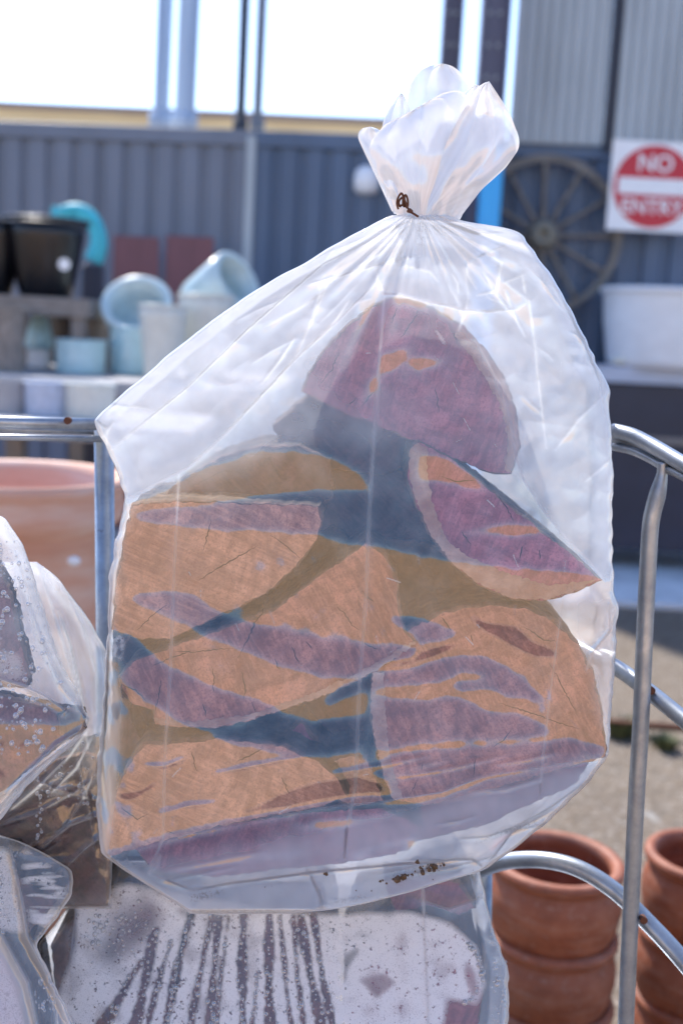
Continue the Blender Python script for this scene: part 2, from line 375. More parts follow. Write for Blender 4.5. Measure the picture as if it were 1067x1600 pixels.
# ---- unseen wall added behind the camera, to give the polythene its warm reflection
bm = bmesh.new(); box(bm, (0, -8.3, 1.14), (90, .6, 2.28)); o = from_bm('added_sandy_wall', bm, M['addedwall'])
tag(o, 'added unseen sandy wall behind the camera, for the warm reflection in the plastic', 'wall')

bm = bmesh.new(); box(bm, (0, -5.9, .012), (90, 4.2, .02)); tag(from_bm('added_sandy_strip', bm, M['addedstrip']), kind='structure')  # unseen warm strip added to widen the orange reflection in the film
# ---- poles over the wall
def pole(px0, py0, px1, py1, wpx, Y, mat, label, box_=False, cap=0):
    a = at(px0, py0, Y); b = at(px1, py1, Y); bz = Vector((b.x, b.y, 0))
    top = a + (a - b).normalized() * 1.2; r = wpx * mpp(Y) / 2
    t = empty('steel_pole', (bz.x, bz.y, 0)); d = (a - b).normalized(); base = b - d * (b.z / d.z)
    bm = bmesh.new(); tube(bm, [base, b, top], r, 16, 1); keep(from_bm('shaft', bm, mat, smooth=True), t)
    bm = bmesh.new(); tube(bm, [b - d * .1, b + d * (.02 + cap)], r * 1.5, 16, 1); keep(from_bm('bracket', bm, mat, smooth=True), t)
    return tag(t, label, 'pole')
mp1 = mat_plain('blue_grey_pole', (.34, .42, .54), .5); mp2 = mat_plain('pale_pole', (.55, .64, .74), .5); mp3 = mat_plain('dark_pole', (.03, .035, .05), .5); mp4 = mat_plain('grey_pole', (.16, .17, .19), .5)
pole(259, 0, 252, 180, 24, 10.5, mp1, 'thin pale grey pole, leftmost above the yard wall')
pole(291, 0, 284, 180, 22, 10.3, mp2, 'pale tube pole, left one of the close pair above the yard wall')
pole(305, 0, 297, 180, 16, 10.1, mp1, 'narrow grey pole close to the right of the pale tube pole')
pole(383, 0, 376, 190, 15, 9.9, mp3, 'very thin dark pole, third gap from the left above the yard wall')
pole(410, 0, 402, 190, 15, 9.7, mp4, 'mid grey pole rising where the lighter and deeper blue walls meet')

# ---- shed steelwork on the right
def column(pxa, pxb, slope, Y, mat, label, name='steel_column', top=-80, bot=0.0, cat='column'):
    pts = [at(pxa, 0, Y), at(pxb, 0, Y)]; wdt = (pts[1] - pts[0]).length
    c = (pts[0] + pts[1]) / 2; bm = bmesh.new(); ztop = at(pxa, top, Y).z + .4
    t = empty(name, (c.x, Y, bot))
    box(bm, (c.x, Y, (ztop + bot) / 2), (wdt, .02, ztop - bot)); keep(from_bm('web', bm, mat), t)
    bm = bmesh.new()
    for s in (-1, 1): box(bm, (c.x + s * (wdt / 2 - .006), Y - .07, (ztop + bot) / 2), (.012, .118, ztop - bot))
    keep(from_bm('flange', bm, mat), t)
    bm = bmesh.new(); z_ = at(pxa, 20, Y).z
    for k in range(4):
        for s in (-1, 1): lathe(bm, [(.016, 0), (.016, .012), (0, .012)], 8, Matrix.Rotation(R(90), 3, 'X'), (c.x + s * wdt * .18, Y - .012, z_ - k * .22))
    keep(from_bm('bolts', bm, M['grey']), t)
    return tag(t, label, cat)
column(692, 724, 0, 8.7, M['column'], 'purple grey steel column, left of the two behind the tied bag top')
column(752, 797, 0, 8.6, M['column'], 'wider purple grey steel column with bolts, right of the two')
# grey cladding of the shed gable above the blue wall
zc = wx(880, 228)[1].z
for pa, pb, lab in ((809, 958, 'grey ribbed shed cladding sheet left of the dark joint'), (976, 1160, 'grey ribbed shed cladding sheet above the no entry sign')):
    sa, sb = wx(pa, 10, .08)[0], wx(pb, 10, .08)[0]; P = A + dirw * sa + nrm * .08; P.z = 0
    o = ribbed('cladding_sheet', P, sb - sa, zc, zt + 3.5, pit * .42, M['grey'], .018); tag(o, lab, 'cladding')
bm = bmesh.new(); sa = wx(958, 10, .06)[0]; sb = wx(976, 10, .06)[0]; c = A + dirw * ((sa + sb) / 2) + nrm * .05; c.z = zc + 1.7
box(bm, c, (sb - sa, .03, 3.5), Rz); tag(from_bm('gap_strip', bm, M['navy']), 'dark narrow strip standing in for the gap between the two grey cladding sheets', 'post')  # dark strip put in for the dark gap between the sheets
# bright blue downpipe
t = empty('blue_post', at(770, 300, 8.2)); t.location.z = 0; bm = bmesh.new(); a = at(770, 235, 8.2); a2 = at(768, 420, 8.2)
box(bm, (a.x, 8.2, a.z / 2), (33 * mpp(8.2), .09, a.z), bevel=.02); keep(from_bm('shaft', bm, M['blue']), t)
bm = bmesh.new(); box(bm, (a.x, 8.2, a.z + .015), (36 * mpp(8.2), .12, .03), bevel=.008); keep(from_bm('cap', bm, M['blue']), t)
tag(t, 'bright blue square post just right of the tied bag top', 'post')
# white wall lamp
t = empty('wall_lamp', wx(573, 283, .05)[1]); bm = bmesh.new()
lathe(bm, [(0, -.10), (.06, -.095), (.095, -.06), (.10, 0), (.09, .07), (.05, .105), (0, .11)], 24); from_bm('globe', bm, M['white'], t, True)
bm = bmesh.new(); box(bm, (0, .07, 0), (.08, .08, .1), bevel=.01); from_bm('bracket', bm, M['grey'], t)
tag(t, 'round white lamp on the deep blue wall left of the tied bag top', 'lamp')
t = empty('wall_tap', wx(741, 327, .12)[1]); bm = bmesh.new()
lathe(bm, [(0, -.035), (.03, -.03), (.03, .03), (0, .035)], 12, Matrix.Rotation(R(90), 3, 'X')); from_bm('body', bm, M['grey'], t, True)
bm = bmesh.new(); box(bm, (0, 0, .045), (.09, .015, .015), bevel=.004); from_bm('handle', bm, M['grey'], t)
tag(t, 'small grey tap on the wall just left of the blue post', 'tap')

# ---- wagon wheel on the wall
W = wx(847, 368, .16)[1]; wr = 119 * mpp(W.y)
t = empty('wagon_wheel', W, math.atan2(dirw.y, dirw.x))
bm = bmesh.new(); NN = 72; rings = []
for i in range(NN):
    a = 2 * math.pi * i / NN; rings.append([bm.verts.new(((wr + dr) * math.cos(a), dy, (wr + dr) * math.sin(a))) for dr, dy in ((0, -.03), (0, .03), (-.058, .03), (-.058, -.03))])
for i in range(NN):
    A_, B_ = rings[i], rings[(i + 1) % NN]
    for j in range(4): bm.faces.new((A_[j], A_[(j + 1) % 4], B_[(j + 1) % 4], B_[j]))
from_bm('rim', bm, M['wheel'], t)
for k in range(12):
    a = R(2 + 30 * k); d = Vector((math.cos(a), 0, math.sin(a))); bm = bmesh.new()
    tube(bm, [d * .06, d * (wr * .5), d * (wr - .05)], lambda u: .025 - .008 * math.sin(u * 3.1), 10, 3); from_bm('spoke', bm, M['wheel'], t, True)
bm = bmesh.new(); Mx = Matrix.Rotation(R(90), 3, 'X')
lathe(bm, [(.105, -.05), (.112, .03), (.085, .06), (.08, .12), (.045, .13), (.04, .09), (0, .09)], 24, Mx); from_bm('hub', bm, mat_plain('worn_hub', (.20, .19, .16), .7), t, True)
tag(t, 'old dark spoked wagon wheel hung on the deep blue wall', 'wheel')

# ---- NO ENTRY sign
Ysg = W.y - .22
c = at(1020, 292, Ysg); hw = 66 * mpp(Ysg)
t = empty('no_entry_sign', c); t.rotation_euler.y = 0
bm = bmesh.new(); box(bm, (0, 0, 0), (2 * hw, .006, 2 * hw)); 
from_bm('plate', bm, M['white'], t)
bm = bmesh.new(); lathe(bm, [(hw * .915, 0), (hw * .915, .004), (0, .004)], 64, Matrix.Rotation(R(90), 3, 'X'), (0, -.004, 0)); from_bm('red_disc', bm, M['red'], t)
bm = bmesh.new(); box(bm, (0, -.0115, 0), (hw * 1.62, .003, hw * .36)); from_bm('white_bar', bm, M['white'], t)
def text(body, size, loc, par, mat):
    cu = bpy.data.curves.new('t', 'FONT'); cu.body = body; cu.size = size; cu.align_x = 'CENTER'; cu.align_y = 'CENTER'; cu.extrude = .0015; cu.offset = size * .015
    o = bpy.data.objects.new('t', cu); COL.objects.link(o); bpy.context.view_layer.update()
    me = bpy.data.meshes.new_from_object(o); bpy.data.objects.remove(o)
    o = link('lettering', me, mat, par, False); o.location = loc; o.rotation_euler = (R(90), 0, 0); return o
text('NO', hw * .52, (0, -.0105, hw * .50), t, M['white']); text('ENTRY', hw * .46, (0, -.0105, -hw * .46), t, M['white'])
t.rotation_euler = (0, R(0), 0)
tag(t, 'square white no entry sign with a red disc on the right wall', 'sign')

# ================================================================ BACKGROUND STOCK
def pot(name, px, py_bot, py_top, wpx, Y, prof, mat, label, cat='pot', group=None, M3=None, thick=.9, rim=True, z=None, lock=True):
    """lathe pot standing where its foot shows; prof = [(radius 0..1, height 0..1)] outside, bottom to top"""
    b = at(px, py_bot, Y); h = (py_bot - py_top) * mpp(Y) if z is None else max(.05, at(px, py_top, Y).z - z); r = wpx * mpp(Y) / 2
    t = empty(name, (b.x, b.y, b.z if z is None else z))
    out = [(r * a, h * q) for a, q in prof]
    inn = [(r * a * thick, h * q) for a, q in reversed(prof) if q > .08]
    bm = bmesh.new(); lathe(bm, [(0, 0)] + out + inn + [(0, h * .08)], 48, M3); from_bm('body', bm, mat, t, True)
    if rim:
        bm = bmesh.new(); a = prof[-1][0]; rt = r * .045
        rp = [(r * a + rt * math.cos(R(x)), h + rt * math.sin(R(x))) for x in range(0, 360, 30)]; rings = []
        for i in range(48):
            an = 2 * math.pi * i / 48; ring = []
            for q in rp:
                v = Vector((q[0] * math.cos(an), q[0] * math.sin(an), q[1])); ring.append(bm.verts.new(M3 @ v if M3 else v))
            rings.append(ring)
        for i in range(48):
            for j in range(12): bm.faces.new((rings[i][j], rings[(i + 1) % 48][j], rings[(i + 1) % 48][(j + 1) % 12], rings[i][(j + 1) % 12]))
        from_bm('rim', bm, mat, t, True)
    return tag(t, label, cat, group)
def table(name, pxa, pxb, py, Y0, Y1, mat, legmat, label, thick=.06, cat='bench', legs=True, solid=None):
    a = at(pxa, py, Y0); b = at(pxb, py, Y0); z = (a.z + b.z) / 2
    t = empty(name, ((a.x + b.x) / 2, (Y0 + Y1) / 2, 0)); wd = (b - a).length
    bm = bmesh.new(); box(bm, (0, 0, z - thick / 2), (wd, Y1 - Y0, thick), bevel=.006); from_bm('top', bm, mat, t)
    if solid:
        bm = bmesh.new(); box(bm, (0, 0, (z - thick) / 2 + .09), (wd - .08, Y1 - Y0 - .08, z - thick - .182), bevel=.01); from_bm('body', bm, solid, t)
        for sx in (-1, 1):
            bm = bmesh.new(); box(bm, (sx * (wd / 2 - .15), .1, .091), (.1, .2, .178)); from_bm('foot', bm, legmat, t)
        bm = bmesh.new(); box(bm, (0, -(Y1 - Y0) / 2 + .025, z * .66), (wd - .09, .02, .05), bevel=.004); from_bm('trim', bm, legmat, t)
    elif legs:
        for sx in (-1, 1):
            for sy in (-1, 1):
                bm = bmesh.new(); box(bm, (sx * (wd / 2 - .06), sy * ((Y1 - Y0) / 2 - .06), (z - thick) / 2), (.07, .07, z - thick - .004)); from_bm('leg', bm, legmat, t)
    return tag(t, label, cat), z
V = [(.62, 0), (.7, .1), (.86, .5), (.97, .85), (1, 1)]
ST = [(.92, 0), (.95, .1), (.97, .5), (.98, .9), (1, 1)]
UR = [(.55, 0), (.75, .15), (.95, .5), (.98, .7), (.88, .88), (.95, 1)]
# low shelf for the black pots
tb, zb = table('timber_shelf', -60, 138, 462, 6.2, 7.2, M['timber'], M['timber'], 'weathered timber shelf under the black glazed pots', .10)
for px, wp, lab, top in ((60, 118, 'large black glazed pot with a white sticker, standing on the timber shelf', 352), (-25, 95, 'black glazed pot cut off by the left picture edge, on the timber shelf', 348)):
    pot('glazed_pot', px + 12, 455, top, wp, 6.6, V, M['black'], lab, group='black glazed pots on the timber shelf', z=zb)
for px, yy in ((70, 380), (73, 398)):
    pass
st = at(101, 413, 6.25); bm = bmesh.new(); lathe(bm, [(.032, 0), (.032, .003), (0, .003)], 20, Matrix.Rotation(R(90), 3, 'X'), st); tag(from_bm('price_sticker', bm, M['white']), 'round white price sticker on the front of the large black glazed pot', 'sticker')
pot('glazed_bowl', 72, 372, 345, 128, 6.75, [(.5, 0), (.85, .4), (1, 1)], M['black'], 'wide black bowl stacked on top of the large black glazed pot', cat='bowl', z=zb + 83 * mpp(6.6) + .022)
# turquoise octopus-like fan ornament behind
t = empty('turquoise_ornament', at(120, 410, 7.6)); b_ = at(120, 410, 7.6); bm = bmesh.new()
pts = [(158 - 12, 408), (154, 385), (152, 360), (140, 338), (118, 328), (95, 334), (88, 350)]
tube(bm, [at(x, y, 7.6) - b_ for x, y in pts], lambda u: .05 * (1.25 - u * .5), 14, 5); from_bm('ring', bm, M['teal'], t, True)
for x, y in ((88, 322), (104, 320), (122, 322)):
    bm = bmesh.new(); tube(bm, [at(x + 3, 345, 7.6) - b_, at(x, 334, 7.6) - b_, at(x - 2, y, 7.6) - b_], lambda u: .045 * (1.05 - u * .6), 10, 4); from_bm('lobe', bm, M['teal'], t, True)
tag(t, 'turquoise curled ornament peeping out behind the black pots', 'ornament')
# its stand
bm = bmesh.new(); g = at(146, 414, 7.6); box(bm, (g.x, 7.6, g.z / 2), (.12, .12, g.z), bevel=.01); tag(from_bm('ornament_stand', bm, M['navy']), 'dark upright under the turquoise curled ornament', 'stand')
# weathered round pedestal at far left
pot('timber_pedestal', 8, 640, 484, 66, 6.0, [(.95, 0), (.9, .06), (.88, .5), (.9, .94), (1, 1)], M['timber'], 'thick weathered timber pedestal at the left picture edge', cat='pedestal', thick=.2)
# main display bench
tb, z1 = table('display_bench', -80, 430, 596, 5.6, 8.4, M['stone'], M['timber'], 'long grey bench carrying the pale aqua and cream pots', .08, cat='bench')
pot('aqua_cone', 62, 545, 475, 44, 6.6, [(.9, 0), (1, .12), (.75, .5), (.3, .92), (.1, 1)], M['aqua'], 'pale aqua cone shaped pot on a white plinth beside the timber pedestal', z=None, rim=False)
g = at(62, 545, 6.6)
bm = bmesh.new(); box(bm, (g.x, 6.6, (g.z + z1) / 2), (.11, .11, g.z - z1 - .002), bevel=.01); tag(from_bm('white_plinth', bm, M['white']), 'small white plinth under the pale aqua cone shaped pot', 'plinth')
pot('aqua_pot', 126, 598, 532, 78, 6.2, ST, M['aqua'], 'low straight pale aqua pot on the bench left of the tall aqua pot', z=z1)
pot('taupe_pot', 152, 590, 487, 36, 7.0, [(.75, 0), (.8, .7), (1, .72), (1, 1)], M['timber'], 'taupe pot with a thick rim behind the low aqua pot', z=z1)
pot('black_crate_pot', 105, 590, 475, 70, 7.6, ST, M['black'], 'black pot in the shadow below the timber shelf', z=z1)
tall = pot('aqua_pot', 207, 600, 512, 74, 6.4, ST, M['aqua'], 'tall straight pale aqua pot under the tipped round pot', z=z1)
Mt = Matrix.Rotation(R(68), 3, 'X') @ Matrix.Rotation(R(0), 3, 'Z')
g = at(217, 474, 6.35)
def lying(name, px, py, wpx, hpx, Y, rot, mat, label):
    g = at(px, py, Y); r = wpx * mpp(Y) / 2; h = hpx * mpp(Y); t = empty(name, g)
    out = [(.8, 0), (.84, .1), (.95, .6), (1, 1)]; bm = bmesh.new()
    lathe(bm, [(0, 0)] + [(r * a, h * q) for a, q in out] + [(r * .8 * a, h * q) for a, q in reversed(out) if q > .05] + [(0, h * .08)], 48, rot)
    from_bm('body', bm, mat, t, True)
    bm = bmesh.new()
    ringp = [(r * .9 + r * .11 * math.cos(R(x)), h + r * .05 * math.sin(R(x))) for x in range(0, 360, 30)]; rings = []
    for i in range(48):
        an = 2 * math.pi * i / 48; rings.append([bm.verts.new(rot @ Vector((q[0] * math.cos(an), q[0] * math.sin(an), q[1]))) for q in ringp])
    for i in range(48):
        for j in range(12): bm.faces.new((rings[i][j], rings[(i + 1) % 48][j], rings[(i + 1) % 48][(j + 1) % 12], rings[i][(j + 1) % 12]))
    from_bm('rim', bm, mat, t, True)
    return tag(t, label, 'pot')
lying('tipped_pot', 223, 520, 106, 70, 6.6, Matrix.Rotation(R(52), 3, 'X'), M['aqua2'], 'tipped grey aqua pot with its round mouth towards us, on the tall aqua pot')
lying('tipped_pot', 310, 476, 92, 85, 6.8, Matrix.Rotation(R(58), 3, 'Y') @ Matrix.Rotation(R(30), 3, 'X'), M['aqua2'], 'grey aqua pot lying on its side above the cream pots')
pot('cream_pot', 252, 600, 478, 74, 6.0, V, M['cream'], 'cream tapered pot right of the tall aqua pot', group='cream pots on the bench', z=z1)
pot('cream_pot', 318, 600, 462, 86, 6.3, V, M['cream'], 'cream tapered pot below the pot lying on its side', group='cream pots on the bench', z=z1)
for i, (px, w_, mt, lab) in enumerate(((15, 56, M['stone'], 'low grey pot at the left picture edge just above the trolley rail'), (75, 74, M['bench'], 'low pale blue grey pot above the trolley rail, middle of three'), (140, 80, M['cream'], 'low off white pot above the trolley rail, nearest the bag'))):
    pot('low_pot', px, 662, 596 + i * 2, w_, 4.6, ST, mt, lab, group='low pots above the trolley rail')
tb2, _ = table('low_bench', -90, 300, 664, 4.2, 5.0, M['stone'], M['timber'], 'low bench just above the left trolley rail', .06)
for pa, pb, lab in ((178, 250, 'dark maroon board leaning on the wall, left of the two'), (260, 335, 'dark maroon board leaning on the wall, right of the two')):
    a = at(pa, 367, 8.5); b = at(pb, 369, 8.5); bm = bmesh.new()
    box(bm, ((a.x + b.x) / 2, 8.5, a.z / 2), (b.x - a.x, .04, a.z), bevel=.012); tag(from_bm('leaning_board', bm, M['maroon']), lab, 'board', 'maroon boards')
# right side stock
tb, z3 = table('work_bench', 905, 1240, 578, 7.9, 8.45, M['bench'], M['timber'], 'pale topped navy work bench on the right of the yard', .11, solid=M['navy'])
pot('white_trough', 1035, 562, 457, 200, 8.15, [(.82, 0), (.86, .1), (.95, .6), (.98, .95), (1, 1)], M['white'], 'large white trough pot on the work bench', cat='trough', z=z3)
pot('stone_pot', 1022, 568, 512, 50, 8.0, ST, M['stone'], 'small grey stone pot in front of the white trough', z=z3)
pot('stone_pot', 1082, 568, 510, 48, 8.0, ST, M['stone'], 'small grey stone pot cut off by the right picture edge', z=z3)
bm = bmesh.new(); g = at(975, 572, 7.96); tube(bm, [(g.x - .1, g.y, z3 + .035), (g.x + .02, g.y - .01, z3 + .04), (g.x + .14, g.y, z3 + .035)], lambda u: .02 + .015 * math.sin(3.1 * u), 10, 4)
tag(from_bm('cloth_bundle', bm, M['cream'], smooth=True), 'small cream cloth bundle on the front edge of the work bench', 'cloth')
bm = bmesh.new(); g = at(1010, 800, 6.9); 
# rusty bar and weeds on the gravel
a = atz(940, 1128, .05); b = atz(1180, 1146, .05); bm = bmesh.new(); tube(bm, [a, (a + b) / 2, b], .016, 10, 1); tag(from_bm('rusty_bar', bm, M['rust'], smooth=True), 'long rusty bar lying on the gravel behind the trolley', 'bar')
def weed(px, py, n, s, lab):
    g = atz(px, py, 0); bm = bmesh.new()
    for i in range(n):
        a = random.uniform(0, 6.28); L = s * random.uniform(.5, 1); r_ = random.uniform(0, s * .5); b0 = g + Vector((math.cos(a) * r_, math.sin(a) * r_, 0))
        d = Vector((math.cos(a) * .5, math.sin(a) * .5, random.uniform(.5, 1))).normalized(); sd_ = Vector((-math.sin(a), math.cos(a), 0)) * .006
        v = [bm.verts.new(b0 - sd_), bm.verts.new(b0 + sd_), bm.verts.new(b0 + d * L * .6 + sd_), bm.verts.new(b0 + d * L), bm.verts.new(b0 + d * L * .6 - sd_)]
        bm.faces.new(v)
    tag(from_bm('weed_tuft', bm, M['grass']), lab, 'weed')
weed(968, 1150, 160, .10, 'green weed tuft on the gravel left of the trolley post'); weed(1035, 1170, 110, .08, 'smaller weed tuft on the gravel right of the trolley post')

# ================================================================ TERRACOTTA
def round_pot_prof(r, h):
    return [(r * .70, 0), (r * .84, h * .10), (r * .95, h * .30), (r * 1.0, h * .50), (r * .995, h * .64), (r * .95, h * .76), (r * .905, h * .82), (r * .90, h * .84), (r * .94, h * .865), (r * .985, h * .89), (r * 1.0, h * .925), (r * .995, h * .96), (r * .96, h * .99),
            (r * .90, h), (r * .84, h * .985), (r * .80, h * .95), (r * .79, h * .90), (r * .84, h * .8), (r * .88, h * .6), (r * .82, h * .3), (r * .6, h * .08)]
def terra_pot(px, py, wpx, Y, h, lab, grp, mat=None):
    """px,py = centre of the rim opening"""
    c = at(px, py, Y); r = wpx * mpp(Y) / 2; t = empty('terracotta_pot', (c.x, c.y, c.z - h))
    bm = bmesh.new(); pr = round_pot_prof(r, h); lathe(bm, [(0, 0)] + pr + [(0, h * .08)], 72)
    from_bm('body', bm, mat or M['terra'], t, True)
    return tag(t, lab, 'pot', grp), c.z - h
G1 = 'stacked terracotta pots right of the trolley'
_, zb1 = terra_pot(870, 1339, 224, 2.22, .19, 'terracotta pot on top of the stack between bag and trolley post', G1)
P_ = at(870, 1339, 2.22); rr1 = 224 * mpp(2.22) / 2
def pot_at(x, y, ztop, r, h, lab):
    t = empty('terracotta_pot', (x, y, ztop - h)); bm = bmesh.new(); lathe(bm, [(0, 0)] + round_pot_prof(r, h) + [(0, h * .08)], 72)
    from_bm('body', bm, M['terra'], t, True); tag(t, lab, 'pot', G1)
k = P_.z - .155
pot_at(P_.x, P_.y, k, rr1, .19, 'second terracotta pot down in the stack between bag and trolley post')
h3 = k - .15; pot_at(P_.x + .004, P_.y, h3, rr1, h3, 'terracotta pot at the foot of the stack between bag and trolley post')
Q = at(1104, 1332, 2.35); rq = 200 * mpp(2.35) / 2
pot_at(Q.x, Q.y, Q.z, rq, .20, 'terracotta pot on top of the stack cut off by the right picture edge')
pot_at(Q.x - .005, Q.y, Q.z - .17, rq * 1.0, .20, 'second terracotta pot down in the stack at the right picture edge'); h4 = Q.z - .33
pot_at(Q.x, Q.y, h4, rq, h4, 'terracotta pot at the foot of the stack at the right picture edge')
# big planter left, behind the trolley
Yb = 2.75; c = at(25, 738, Yb); rb = 345 * mpp(Yb) / 2; hb = c.z
t = empty('large_planter', (c.x, c.y, 0)); bm = bmesh.new()
Hh = hb
lathe(bm, [(0, 0), (rb * .6, 0), (rb * .72, Hh * .3), (rb * .80, Hh * .6), (rb * .84, Hh * .885), (rb * .90, Hh * .90), (rb * .96, Hh * .915), (rb * .99, Hh * .94), (rb * .97, Hh * .965), (rb * 1.0, Hh * .975), (rb * 1.02, Hh * .985), (rb * 1.0, Hh), (rb * .93, Hh * .998),
           (rb * .88, Hh * .98), (rb * .82, Hh * .9), (rb * .7, Hh * .5), (0, Hh * .45)], 96)
from_bm('body', bm, M['terra2'], t, True)
g = at(105, 886, 2.46); bm = bmesh.new(); bmesh.ops.create_icosphere(bm, subdivisions=2, radius=.012)
for v in bm.verts: v.co = Vector((v.co.x * 1.3, v.co.y * .4, v.co.z)) + Vector((g.x - c.x, -rb * .845, g.z))
from_bm('white_mark', bm, M['white'], t, True)
tag(t, 'large pale terracotta planter behind the left trolley rail', 'planter')

# ================================================================ TROLLEY
t = empty('cage_trolley', (0, 1.3, 0))
def rail(name, pts, wpx, k=6, mat=None):
    bm = bmesh.new(); Y = sum(p[2] for p in pts) / len(pts); r = wpx * mpp(Y) / 2
    tube(bm, [at(*p) for p in pts], r, 20, k); return keep(from_bm(name, bm, mat or M['galv'], smooth=True), t)
rail('top_rail', [(-160, 654, 1.36), (0, 659, 1.36), (152, 663, 1.36)], 19, 1)
rail('lower_rail', [(-160, 679, 1.37), (0, 683, 1.37), (160, 686, 1.37)], 10, 1)
# back top rail hidden behind the bag, joining to the right one
rail('top_rail', [(957, 673, 1.30), (985, 680, 1.28), (1012, 693, 1.26), (1040, 709, 1.235), (1067, 725, 1.21), (1200, 800, 1.1)], 25)
rail('web', [(957, 687, 1.31), (985, 694, 1.29), (1012, 706, 1.27), (1040, 722, 1.245), (1067, 737, 1.22), (1200, 815, 1.11)], 14)
rail('web', [(-160, 668, 1.38), (0, 671, 1.38), (158, 675, 1.38)], 9, 1)
rail('lower_rail', [(957, 698, 1.30), (985, 704, 1.28), (1012, 716, 1.26), (1040, 732, 1.235), (1067, 745, 1.21), (1200, 822, 1.1)], 13)
bm = bmesh.new(); a = at(163, 672, 1.38); b = at(166, 1060, 1.38); b2 = a + (b - a) * 3.4
tube(bm, [a, b2], 31 * mpp(1.38) / 2, 20, 1); keep(from_bm('post', bm, M['galv'], smooth=True), t)
bm = bmesh.new(); pts = [(1035, 722, 1.235), (1033, 745, 1.235), (1026, 775, 1.235), (1017, 812, 1.235), (1013, 860, 1.235), (1008, 960, 1.235), (1000, 1140, 1.23), (994, 1240, 1.225), (985, 1420, 1.22), (977, 1600, 1.21), (968, 1800, 1.2)]
tube(bm, [at(*p) for p in pts], lambda u: (17 if u < .08 else min(27, 17 + (u - .08) * 90)) * mpp(1.23) / 2, 20, 5); keep(from_bm('post', bm, M['galv'], smooth=True), t)
rail('side_rail', [(900, 1010, 1.36), (965, 1045, 1.30), (1010, 1078, 1.255), (1067, 1124, 1.21), (1200, 1235, 1.1)], 27)
rail('side_rail', [(740, 1362, 1.36), (790, 1346, 1.34), (850, 1344, 1.31), (905, 1358, 1.285), (960, 1392, 1.26), (1010, 1440, 1.235), (1067, 1502, 1.20), (1180, 1640, 1.13)], 29)
bm = bmesh.new(); a = at(757, 1350, 1.40); b = at(752, 1700, 1.38); tube(bm, [a, b], 26 * mpp(1.4) / 2, 16, 1); keep(from_bm('post', bm, M['galv'], smooth=True), t)
for (x, y, Y) in ((107, 657, 1.345), (1016, 1078, 1.238), (1004, 1436, 1.215)):
    bm = bmesh.new(); lathe(bm, [(0, -.004), (.004, -.004), (.0045, .004), (0, .004)], 12, Matrix.Rotation(R(90), 3, 'X'), at(x, y, Y)); keep(from_bm('screw', bm, M['rust']), t)
zf = .35; bm = bmesh.new(); box(bm, (0, 1.35, zf), (1.3, .9, .03), bevel=.005); keep(from_bm('deck', bm, M['galv']), t)
for x in (-.55, .55):
    for y in (1.0, 1.7):
        bm = bmesh.new(); lathe(bm, [(0, -.02), (.07, -.02), (.08, 0), (.07, .02), (0, .02)], 24, Matrix.Rotation(R(90), 3, 'Y'), (x, y, .08)); keep(from_bm('wheel', bm, M['navy'], smooth=True), t)
        bm = bmesh.new(); box(bm, (x, y, .245), (.06, .05, .178)); keep(from_bm('wheel_fork', bm, M['galv']), t)
tag(t, 'galvanised tube cage trolley holding the plastic bags of firewood', 'trolley')

# ================================================================ PLASTIC BAGS OF WOOD
ST_ = 2.0; GX0, GX1, GY0, GY1 = -260, 1120, 260, 1820
gx = np.arange(GX0, GX1, ST_); gy = np.arange(GY0, GY1, ST_); GXX, GYY = np.meshgrid(gx, gy)
def poly_mask(poly, X=GXX, Y=GYY):
    P = np.array(poly, float); ins = np.zeros(X.shape, bool); n = len(P)
    for i in range(n):
        x1, y1 = P[i]; x2, y2 = P[(i + 1) % n]
        if y1 == y2: continue
        c_ = ((Y >= min(y1, y2)) & (Y < max(y1, y2))); ins ^= c_ & (X < (x2 - x1) * (Y - y1) / (y2 - y1) + x1)
    return ins.astype(float)
def blur(a, sig):
    s = sig / ST_; pad = int(4 * s) + 4; b = np.pad(a, pad, mode='edge')
    fy = np.fft.fftfreq(b.shape[0])[:, None]; fx = np.fft.rfftfreq(b.shape[1])[None]
    return np.fft.irfft2(np.fft.rfft2(b) * np.exp(-2 * (math.pi * s) ** 2 * (fx ** 2 + fy ** 2)), b.shape)[pad:-pad, pad:-pad]
def sample(a, X, Y):
    x = np.clip((X - GX0) / ST_, 0, a.shape[1] - 1.001); y = np.clip((Y - GY0) / ST_, 0, a.shape[0] - 1.001)
    i = x.astype(int); j = y.astype(int); fx = x - i; fy = y - j
    return (a[j, i] * (1 - fx) + a[j, i + 1] * fx) * (1 - fy) + (a[j + 1, i] * (1 - fx) + a[j + 1, i + 1] * fx) * fy
def pnoise(scale, seed, stretch=(1, 1)):
    """band-limited random field on the pixel grid, about -1..1"""
    r = np.random.default_rng(seed).standard_normal(GXX.shape)
    fy = np.fft.fftfreq(r.shape[0], ST_)[:, None] * stretch[1]; fx = np.fft.rfftfreq(r.shape[1], ST_)[None] * stretch[0]
    k = np.sqrt(fx ** 2 + fy ** 2) * scale; a = np.fft.irfft2(np.fft.rfft2(r) * np.exp(-(k * 2.2) ** 2), r.shape)
    return a / a.std() * .5
def seg_dist(X, Y, pts):
    """distance to a polyline, and signed side"""
    d = np.full(X.shape, 1e9); side = np.zeros(X.shape); tt = np.zeros(X.shape); n = len(pts) - 1
    for i in range(n):
        (x1, y1), (x2, y2) = pts[i], pts[i + 1]; vx, vy = x2 - x1, y2 - y1; L = vx * vx + vy * vy
        u_ = np.clip(((X - x1) * vx + (Y - y1) * vy) / L, 0, 1); dx = X - x1 - u_ * vx; dy = Y - y1 - u_ * vy; q = np.hypot(dx, dy)
        mk = q < d; d = np.where(mk, q, d); side = np.where(mk, np.sign(vx * dy - vy * dx), side); tt = np.where(mk, (i + u_) / n, tt)
    return d, side, tt
